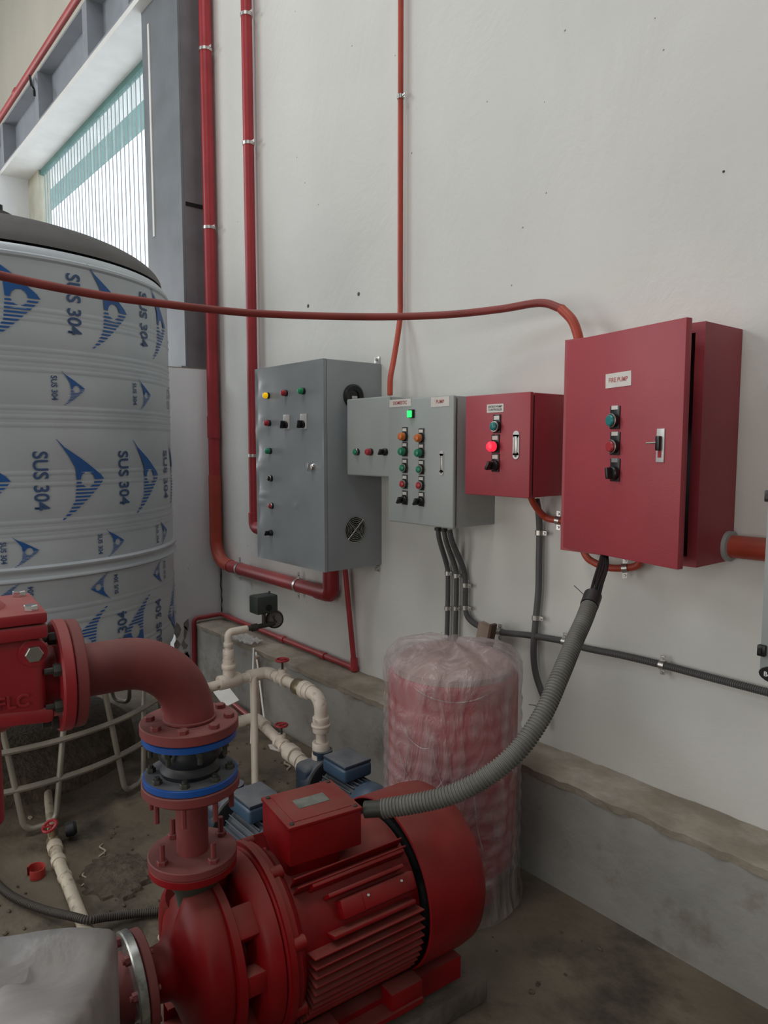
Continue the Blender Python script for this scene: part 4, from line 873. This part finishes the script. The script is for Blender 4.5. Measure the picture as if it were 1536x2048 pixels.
# ================================================================ BOOSTER PUMPS AND PVC MANIFOLD
def booster(label, x0, y, zc, ang=0):
    t = thing('booster_pump', label, 'pump', (x0+.25, y, 0)); T = Matrix.Translation((x0, y, zc))
    XD = (1, 0, 0)
    MB().lathe((-.02, 0, 0), XD, [(.03, 0), (.035, .02), (.07, .03), (.095, .05), (.10, .07), (.10, .115), (.085, .13), (.06, .14)], 32).build('pump_head', 'pumpblue', t, T=T)
    MB().box((.04, 0, .0), (.10, .19, .17), bev=.025, seg=3).build('casing', 'pumpblue', t, T=T)
    MB().lathe((.06, 0, .07), (0, 0, 1), [(.034, 0), (.034, .045), (.040, .046), (.040, .06)], 24).build('outlet_port', 'pumpblue', t, T=T)
    MB().lathe((.115, 0, 0), XD, [(.113, 0), (.118, .003), (.118, .014), (.113, .017)], 40).build('rear_flange', 'rubber', t, T=T)
    MB().lathe((.13, 0, 0), XD, [(.072, 0), (.078, .01), (.078, .20), (.07, .21)], 32).build('motor_body', 'pumpblue', t, T=T)
    for k in range(26):
        rot = Matrix.Rotation(R(k*360/26), 3, 'X'); MB().box(rot @ Vector((.235, 0, .082)), (.18, .003, .018), rot).build('cooling_fin', 'pumpblue', t, T=T, smooth=False)
    MB().lathe((.335, 0, 0), XD, [(.094, 0), (.096, .004), (.096, .05), (.085, .07), (.05, .075), (0, .075)], 36).build('fan_cover', 'pumplblue', t, T=T)
    b = MB().box((.225, 0, .118), (.15, .13, .055), bev=.012, seg=3).build('terminal_box', 'pumplblue', t, T=T)
    MB().box((.225, 0, .150), (.145, .126, .014), bev=.005).build('box_lid', 'pumpblue', b, T=T)
    MB().box((.20, 0, -.125), (.18, .16, .03), bev=.005).box((.20, 0, -.095), (.10, .05, .06)).build('foot', 'pumpblue', t, T=T)
    MB().box((.06, 0, -.115), (.06, .14, .05), bev=.005).build('head_foot', 'pumpblue', t, T=T)
    return t
booster('dusty blue booster pump farther back, below the cream pipe elbow', 1.985, -.60, .20)
booster('blue booster pump half hidden behind the red motor terminal box', 2.02, -1.02, .20)
tag(MB().box((2.13, -.60, .03), (.44, .24, .06), bev=.006).build('pump_block', 'concrete', loc=(2.17, -.6, 0)), 'low concrete block under the farther blue booster pump', 'block')
tag(MB().box((2.20, -1.02, .03), (.50, .24, .06), bev=.006).build('pump_block', 'concrete', loc=(2.2, -1.02, 0)), 'low concrete block under the nearer blue booster pump', 'block')
t = thing('pvc_manifold', 'cream plastic pipe manifold with red handwheel valves above the booster pumps', 'pipes', (1.62, -.7, .0))
pr_ = .021
def pp(P, r=pr_, nm='pipe', m_='pvc', rr=.03): return MB().tube(route(P, rr) if len(P) > 2 else [Vector(p) for p in P], r, 16).build(nm, m_, t)
def sock(c, d, L_=.04, r=.029, nm='socket', m_='pvc'):
    c = Vector(c); d = Vector(d).normalized(); return MB().lathe(c-d*L_/2, d, [(r-.002, 0), (r, .003), (r, L_-.003), (r-.002, L_)], 20).build(nm, m_, t)
zh = .545; xh = 1.62; yf = -.60; xe = 2.035
pp([(xh, -.92, zh-.01), (xh, -.66, zh)], nm='header_pipe'); pp([(xh, -.70, zh), (xh, yf, zh), (xh+.06, yf, zh)], .027, 'elbow')
pp([(xh+.03, yf, zh), (xe-.06, yf, zh)], nm='branch_pipe'); pp([(xe-.10, yf, zh), (xe, yf, zh), (xe, yf, zh-.09)], .027, 'elbow', rr=.055)
pp([(xe, yf, zh-.06), (xe, yf, .27)], nm='drop_pipe')
for z in (.45, .415): sock((xe, yf, z), (0, 0, 1), .03, .034)
sock((xe, yf, .43), (0, 0, 1), .012, .040, 'union_nut'); sock((xe, yf, .335), (0, 0, 1), .05, .036, 'union_nut'); sock((xe, yf, .30), (0, 0, 1), .03, .038)
sock((xe-.115, yf, zh), (1, 0, 0), .03, .036, 'union_nut'); sock((xe-.085, yf, zh), (1, 0, 0), .03, .033)
sock((xe-.155, yf, zh), (1, 0, 0), .05, .034, 'check_fitting', 'brass'); 
def gate(c, d, nm='gate_valve', m_='pvc'):
    c = Vector(c); b = MB().lathe(c-Vector(d)*.03, d, [(.030, 0), (.030, .015), (.024, .018), (.024, .042), (.030, .045), (.030, .06)], 20).cyl(c, c+Vector((0, 0, .045)), .018).build(nm, m_, t)
    MB().cyl(c+Vector((0, 0, .04)), c+Vector((0, 0, .085)), .005, seg=8).build('stem', 'boltdark', b)
    w_ = MB().torus(c+Vector((0, 0, .085)), (0, 0, 1), .026, .005, 20, 8).lathe(c+Vector((0, 0, .080)), (0, 0, 1), [(.008, 0), (.008, .01)], 10)
    for k in range(4): w_.cyl(c+Vector((0, 0, .085)), c+Vector((.026*math.cos(k*1.57), .026*math.sin(k*1.57), .085)), .0035, seg=6)
    w_.build('handwheel', 'wheel', b)
gate((xh+.125, yf, zh), (1, 0, 0))
# tee and riser to pressure switch
ty = -.79
sock((xh, ty, zh), (0, 1, 0), .10, .031, 'tee'); 
pp([(xh, ty, zh), (xh, ty, .64)], .026, 'tee_branch'); sock((xh, ty, .655), (0, 0, 1), .06, .024, 'reducer'); sock((xh, ty, .61), (0, 0, 1), .02, .031)
pp([(xh, ty, .66), (xh, ty, .758), (xh, ty+.09, .758)], .0165, 'riser', rr=.02)
sock((xh, ty, .705), (0, 0, 1), .02, .021)
# suction side
zs = .27
xq = 1.50
pp([(xq, -.86, zs+.03), (xq, -.62, zs+.03)], .024, 'suction_header'); pp([(xq, -.70, zs+.03), (xq, yf-.0, zs+.03), (xq+.1, yf, zs+.02)], .026, 'suction_elbow'); pp([(xq+.04, yf, zs+.02), (1.99, yf, .205)], .023, 'suction_pipe')
gate((1.73, yf, zs-.02), (1, 0, -.13)); sock((1.81, yf, .235), (1, 0, -.1), .05, .038, 'union_nut'); sock((1.86, yf, .225), (1, 0, -.1), .04, .033); sock((1.92, yf, .212), (1, 0, 0), .06, .036, 'union_nut')
sock((xh, -.91, zh-.01), (0, 1, 0), .04, .028)
pp([(xh+.02, -.68, 0), (xh+.02, -.68, zh)], .0135, 'support_post'); pp([(1.585, -.66, 0), (1.585, -.66, .50)], .010, 'support_post')
# pressure switch and gauge
t = thing('pressure_switch', 'black pressure switch with round gauge on a short black pipe', 'gauge', (xh, ty+.1, .758))
MB().tube([(xh, ty+.085, .758), (xh+.0, ty+.25, .762)], .011, 12).build('pipe', 'boltdark', t)
MB().cyl((xh, ty+.115, .758), (xh, ty+.14, .758), .017, seg=8).build('fitting', 'boltdark', t)
q = PX(527, 1200, xh); gq = PX(549, 1238, xh)
MB().tube([(xh, q.y, .76), (xh, q.y, .87)], .009, 12).build('stem', 'boltdark', t)
b = MB().box((xh, q.y, PX(527, 1207, xh).z), (.075, .105, .08), bev=.008).build('switch_housing', mat('switch_green_black', (.03, .04, .035), rough=.5), t)
MB().cyl((xh+.0375, q.y+.004, PX(527, 1213, xh).z), (xh+.041, q.y+.004, PX(527, 1213, xh).z), .014).build('cable_knockout', 'dark', b)
MB().cyl((xh, q.y+.03, PX(527, 1190, xh).z), (xh, q.y+.03, PX(527, 1184, xh).z), .004).build('cover_screw', 'boltdark', b)
MB().tube(route([(xh, ty+.2, .762), (xh, gq.y-.004, .765), (xh+.0, gq.y-.004, .80)], .012), .009, 12).build('gauge_stem', 'boltdark', t)
gd_ = (CAM-Vector((xh, gq.y, gq.z))); gd_.z = 0; gd_.normalize()
b = MB().lathe(Vector((xh, gq.y, gq.z))-gd_*.014, gd_, [(.038, 0), (.040, .003), (.040, .026), (.036, .028), (.034, .022)], 32).build('gauge_case', 'black', t)
MB().lathe(Vector((xh, gq.y, gq.z))+gd_*.008, gd_, [(.034, 0), (.034, .001)], 32).build('gauge_dial', 'glassy', b)
MB().box(Vector((xh, gq.y, gq.z))+gd_*.0105, (.003, .003, .034), Matrix.Rotation(.6, 3, gd_)).build('gauge_needle', 'black', b)
# leaning strips against the ledge
for (x0, y0, x1, y1, nm, lb) in ((507, 1296, 503, 1560, 'leaning_strip', 'thin white strip standing upright against the ledge front'), (512, 1305, 528, 1436, 'leaning_strip', 'thin white strip leaning diagonally against the ledge front')):
    a = PY(x0, y0, -.215); b_ = PY(x1, y1, -.42); b_.z = max(b_.z, .004)
    tag(MB().tube([a, b_], .005, 6).build(nm, 'lintel', loc=b_), lb, 'strip')
a = PY(517, 1308, -.225); tag(MB().box(a+Vector((0, 0, -.19)), (.028, .02, .36), Matrix.Rotation(.05, 3, 'X')).build('wooden_post', 'wood', loc=a-Vector((0, 0, .37)), smooth=False), 'short weathered wooden batten leaning on the ledge front', 'batten')
# crumpled plastic on the ledge
mb = MB(); c = PZ(492, 1284, .41); n = 10
g = [[mb.bm.verts.new(c+Vector(((i-n/2)*.024, (j-n/2)*.012+.02, .018*abs(math.sin(i*1.9+j*2.3))+.006*random.random()))) for i in range(n)] for j in range(n)]
for j in range(n-1):
    for i in range(n-1): mb.bm.faces.new((g[j][i], g[j][i+1], g[j+1][i+1], g[j+1][i]))
tag(mb.build('plastic_scrap', film_mat('scrap_film', (.75, .73, .70), .6), loc=c), 'crumpled scrap of clear plastic lying on the ledge', 'scrap')
# bright white sheet behind elbow
tag(MB().box(PD(452, 1392, 3.25), (.12, .07, .004), Matrix.Rotation(.35, 3, 'Y') @ Matrix.Rotation(.3, 3, 'X')).build('white_panel', 'lintel', loc=PD(452, 1392, 3.25), smooth=False), 'small white sheet propped behind the cream pipes', 'sheet')
# red conduit on the floor
A_ = PZ(540, 1468, .02); B_ = PZ(600, 1518, .02)
tag(MB().tube([A_+(A_-B_)*1.5, B_+(B_-A_)*2], .014, 12).build('floor_pipe', 'redpipe', loc=A_), 'thin red pipe lying on the floor behind the blue pumps', 'pipe')

# ================================================================ FLOOR ITEMS
t = thing('floor_pvc_line', 'long cream plastic pipe line crossing the floor with a red handwheel valve', 'pipe', PZ(130, 1760, 0))
fp = [PZ(x, y, .03) for x, y in ((82, 1480), (92, 1540), (98, 1610), (106, 1678), (118, 1722), (140, 1775), (165, 1840), (215, 1950), (262, 2040), (300, 2110))]
for p in fp: p.z = .024
MB().tube(spline(fp[:4], 8), .0165, 16).build('pipe', 'pvcdirty', t); MB().tube(spline(fp[3:], 8), .0215, 16).build('pipe', 'pvcdirty', t)
def alongs(i, s, L_=.04, r=.028, nm='socket', m_='pvcdirty'):
    d = (fp[i+1]-fp[i]).normalized(); c = fp[i]+(fp[i+1]-fp[i])*s; return MB().lathe(c-d*L_/2, d, [(r-.002, 0), (r, .003), (r, L_-.003), (r-.002, L_)], 20).build(nm, m_, t)
alongs(3, .35, .05, .0275); alongs(3, .95, .03, .027); alongs(4, .55, .02, .0245)
c = fp[3]; b = MB().cyl(c, c+Vector((0, 0, .05)), .016).cyl(c-Vector((0, .0, 0)), c+(fp[4]-fp[3]).normalized()*.05, .026).build('gate_valve', 'brass', t)
w_ = MB().torus(c+Vector((0, -.01, .062)), (0.2, -.5, 1), .026, .006, 20, 8)
for k in range(4): w_.cyl(c+Vector((0, -.01, .062)), c+Vector((.024*math.cos(k*1.57), -.01+.024*math.sin(k*1.57), .062)), .004, seg=6)
w_.build('handwheel', 'wheel', b)
MB().lathe(c+Vector((-.01, .05, .02)), (.3, 1, .1), [(.026, 0), (.028, .01), (.028, .03), (.02, .04)], 16).build('end_cap', 'rubber', t, label='black plastic cap')
# second, short pvc branch near suction
t = thing('drain_valve', 'small cream elbow with red valve knob by the pump suction flange', 'valve', PD(225, 1900, 1.75))
MB().tube(spline([PD(252, 1886, 1.88), PD(228, 1886, 1.88), PD(215, 1897, 1.86), PD(214, 1918, 1.84)], 6), .013, 14).build('elbow', 'pvcdirty', t)
a = PD(246, 1917, 1.8); MB().torus(a, (1, -.4, .3), .014, .005, 14, 8).cyl(a-Vector((.008, 0, 0)), a+Vector((.02, 0, 0)), .006).build('knob', 'wheel', t)
a = PD(335, 1866, 1.9); MB().tube([PD(322, 1874, 2.05), PD(345, 1862, 2.15)], .010, 12).build('outlet_pipe', 'pvcdirty', t)
fl = [PZ(-60, 1700, .03), PZ(0, 1768, .03), PZ(40, 1795, .03), PZ(90, 1817, .035), PZ(145, 1832, .06), PZ(175, 1834, .07), PZ(210, 1832, .05), PZ(270, 1828, .02), PZ(345, 1820, .02), PZ(420, 1812, .02)]
for p, z in zip(fl, (.02, .02, .02, .03, .058, .060, .045, .02, .02, .02)): p.z = z
ft = thing('floor_conduit', 'dark corrugated conduit lying across the cream pipe on the floor', 'conduit', fl[4])
ribbed(MB(), spline(fl, 10), .0125, .0075, .0011, 12).build('conduit', 'bflex', ft)
# red clip
c = PZ(73, 1752, 0); c.z = .0015
q = MB(); 
for k in range(24):
    a0 = R(-60+k*300/24); a1 = R(-60+(k+1)*300/24)
    for r_ in (1,):
        P = [(c.x+.036*math.cos(a)*1.0, c.y+.030*math.sin(a), z) for a in (a0, a1) for z in (.002, .034)]; Q = [(c.x+.032*math.cos(a), c.y+.026*math.sin(a), z) for a in (a0, a1) for z in (.002, .034)]
        for F in ((P[0], P[2], P[3], P[1]), (Q[0], Q[1], Q[3], Q[2]), (P[1], P[3], Q[3], Q[1]), (P[0], Q[0], Q[2], P[2])): q.face(F)
tag(q.build('pipe_clip', mat('red_plastic_clip', (.38, .035, .03), rough=.5), loc=c), 'open red plastic ring lying on the dirty floor', 'clip')
# small debris
spots = [(200, 1698, 'curled', 'curled pale straw scrap on the floor right of the pipe valve'), (165, 1755, 'hook', 'thin hooked twig near the soil mound'), (60, 1634, 'chip', 'small pale chip on the floor below the tank stand'), (550, 1494, 'paper', 'torn white paper scrap beside the red floor pipe'), (570, 1530, 'stick', 'pale stick on the floor near the blue pumps')]
for x, y, k, lb in spots:
    c = PZ(x, y, .004)
    if k == 'paper' or k == 'chip':
        s = 1 if k == 'paper' else .3
        mb = MB().prism([(-.05*s, -.01*s), (.0, -.03*s), (.06*s, -.01*s), (.03*s, .03*s), (-.03*s, .02*s)], Matrix.Translation(c-Vector((0, 0, .003))), .003)
    else:
        mb = MB().tube(spline([c+Vector((-.03, .02, 0)), c+Vector((0, .0, .008)), c+Vector((.03, .01, .002)), c+Vector((.05, -.02, 0))]), .003 if k != 'stick' else .005, 6)
    tag(mb.build('scrap' if k != 'stick' else 'stick', 'debris' if k not in ('paper',) else 'paper', loc=c), lb, 'debris')
mb = MB(); c = PZ(235, 1752, 0); n = 16
g = [[mb.bm.verts.new(c+Vector(((i-n/2)*.022, (j-n/2)*.018, max(-.01+.001*(i+j), .020*(1-((i-n/2)**2+(j-n/2)**2)/(n*n/4))+random.uniform(-.006, .006)) if ((i-n/2)**2+(j-n/2)**2) < (n/2-1+.8*math.sin(i*1.3+j))**2 else -.02))) for i in range(n+1)] for j in range(n+1)]
for j in range(n):
    for i in range(n): mb.bm.faces.new((g[j][i], g[j][i+1], g[j+1][i+1], g[j+1][i]))
tag(mb.build('soil_patch', 'soil', loc=c), 'low crumbly mound of soil on the floor left of the pump', 'soil', kind='stuff')
mb = MB()
for i in range(260):
    p = Vector((random.uniform(.9, 3.2), random.uniform(-1.9, -.35), .002)); s = random.uniform(.003, .012)
    if (p-TA).length < 1.0 or (p-WC).length < .28 or (2.6 < p.x < 3.2 and p.y < -.68) or (1.85 < p.x < 2.5 and (-.75 < p.y < -.42 or -1.2 < p.y < -.85)): continue
    bmesh.ops.create_icosphere(mb.bm, subdivisions=1, radius=s, matrix=Matrix.Translation(p) @ Matrix.Diagonal((1, random.uniform(.5, 1), .5, 1)))
tag(mb.build('floor_grit', 'soil', smooth=False), 'scattered grit and crumbs over the dirty concrete floor', 'grit', kind='stuff')
# dark crack down the corner and peeled paint at the pier foot
mb = MB(); z = 1.0; P = []
for i in range(26): P.append(Vector((.004+random.uniform(0, .008), -.004-random.uniform(0, .006), .42+i*.034)))
mb.tube(P, lambda i: .0012+.0035*abs(math.sin(i*1.7)), 5).build('trim_8', 'boltdark', kind='structure')
mb = MB(); c = PX(366, 1276, .0)
for k in range(9):
    a = [(.03*math.cos(j*.9)*random.uniform(.3, 1), .055*math.sin(j*.9)*random.uniform(.3, 1)) for j in range(7)]
    mb.prism(a, frame((.0015, c.y+random.uniform(-.05, .03), c.z+random.uniform(-.16, .12)), (0, 1, 0), (0, 0, 1)), .0015)
tag(mb.build('peeled_paint', 'plinth', loc=c, smooth=False), 'patch of peeled dirty paint at the foot of the white pier', 'paint', kind='stuff')
# fine blemishes with depth on the main wall: anchor holes
for i, (x, y, lb) in enumerate(((717, 588, 'dark anchor hole in the wall above the conduit, right of its neighbour'), (616, 612, 'small dark anchor hole in the wall left of the thin conduit'), (1447, 343, 'small dark mark in the plaster high on the right'))):
    p = PY(x, y, -.001); tag(MB().lathe((p.x, -.0002, p.z), (0, -1, 0), [(.010 if i < 2 else .004, 0), (.008 if i < 2 else .003, .002), (0, .001)], 10).build('anchor_hole', 'boltdark', loc=(p.x, 0, p.z)), lb, 'hole')
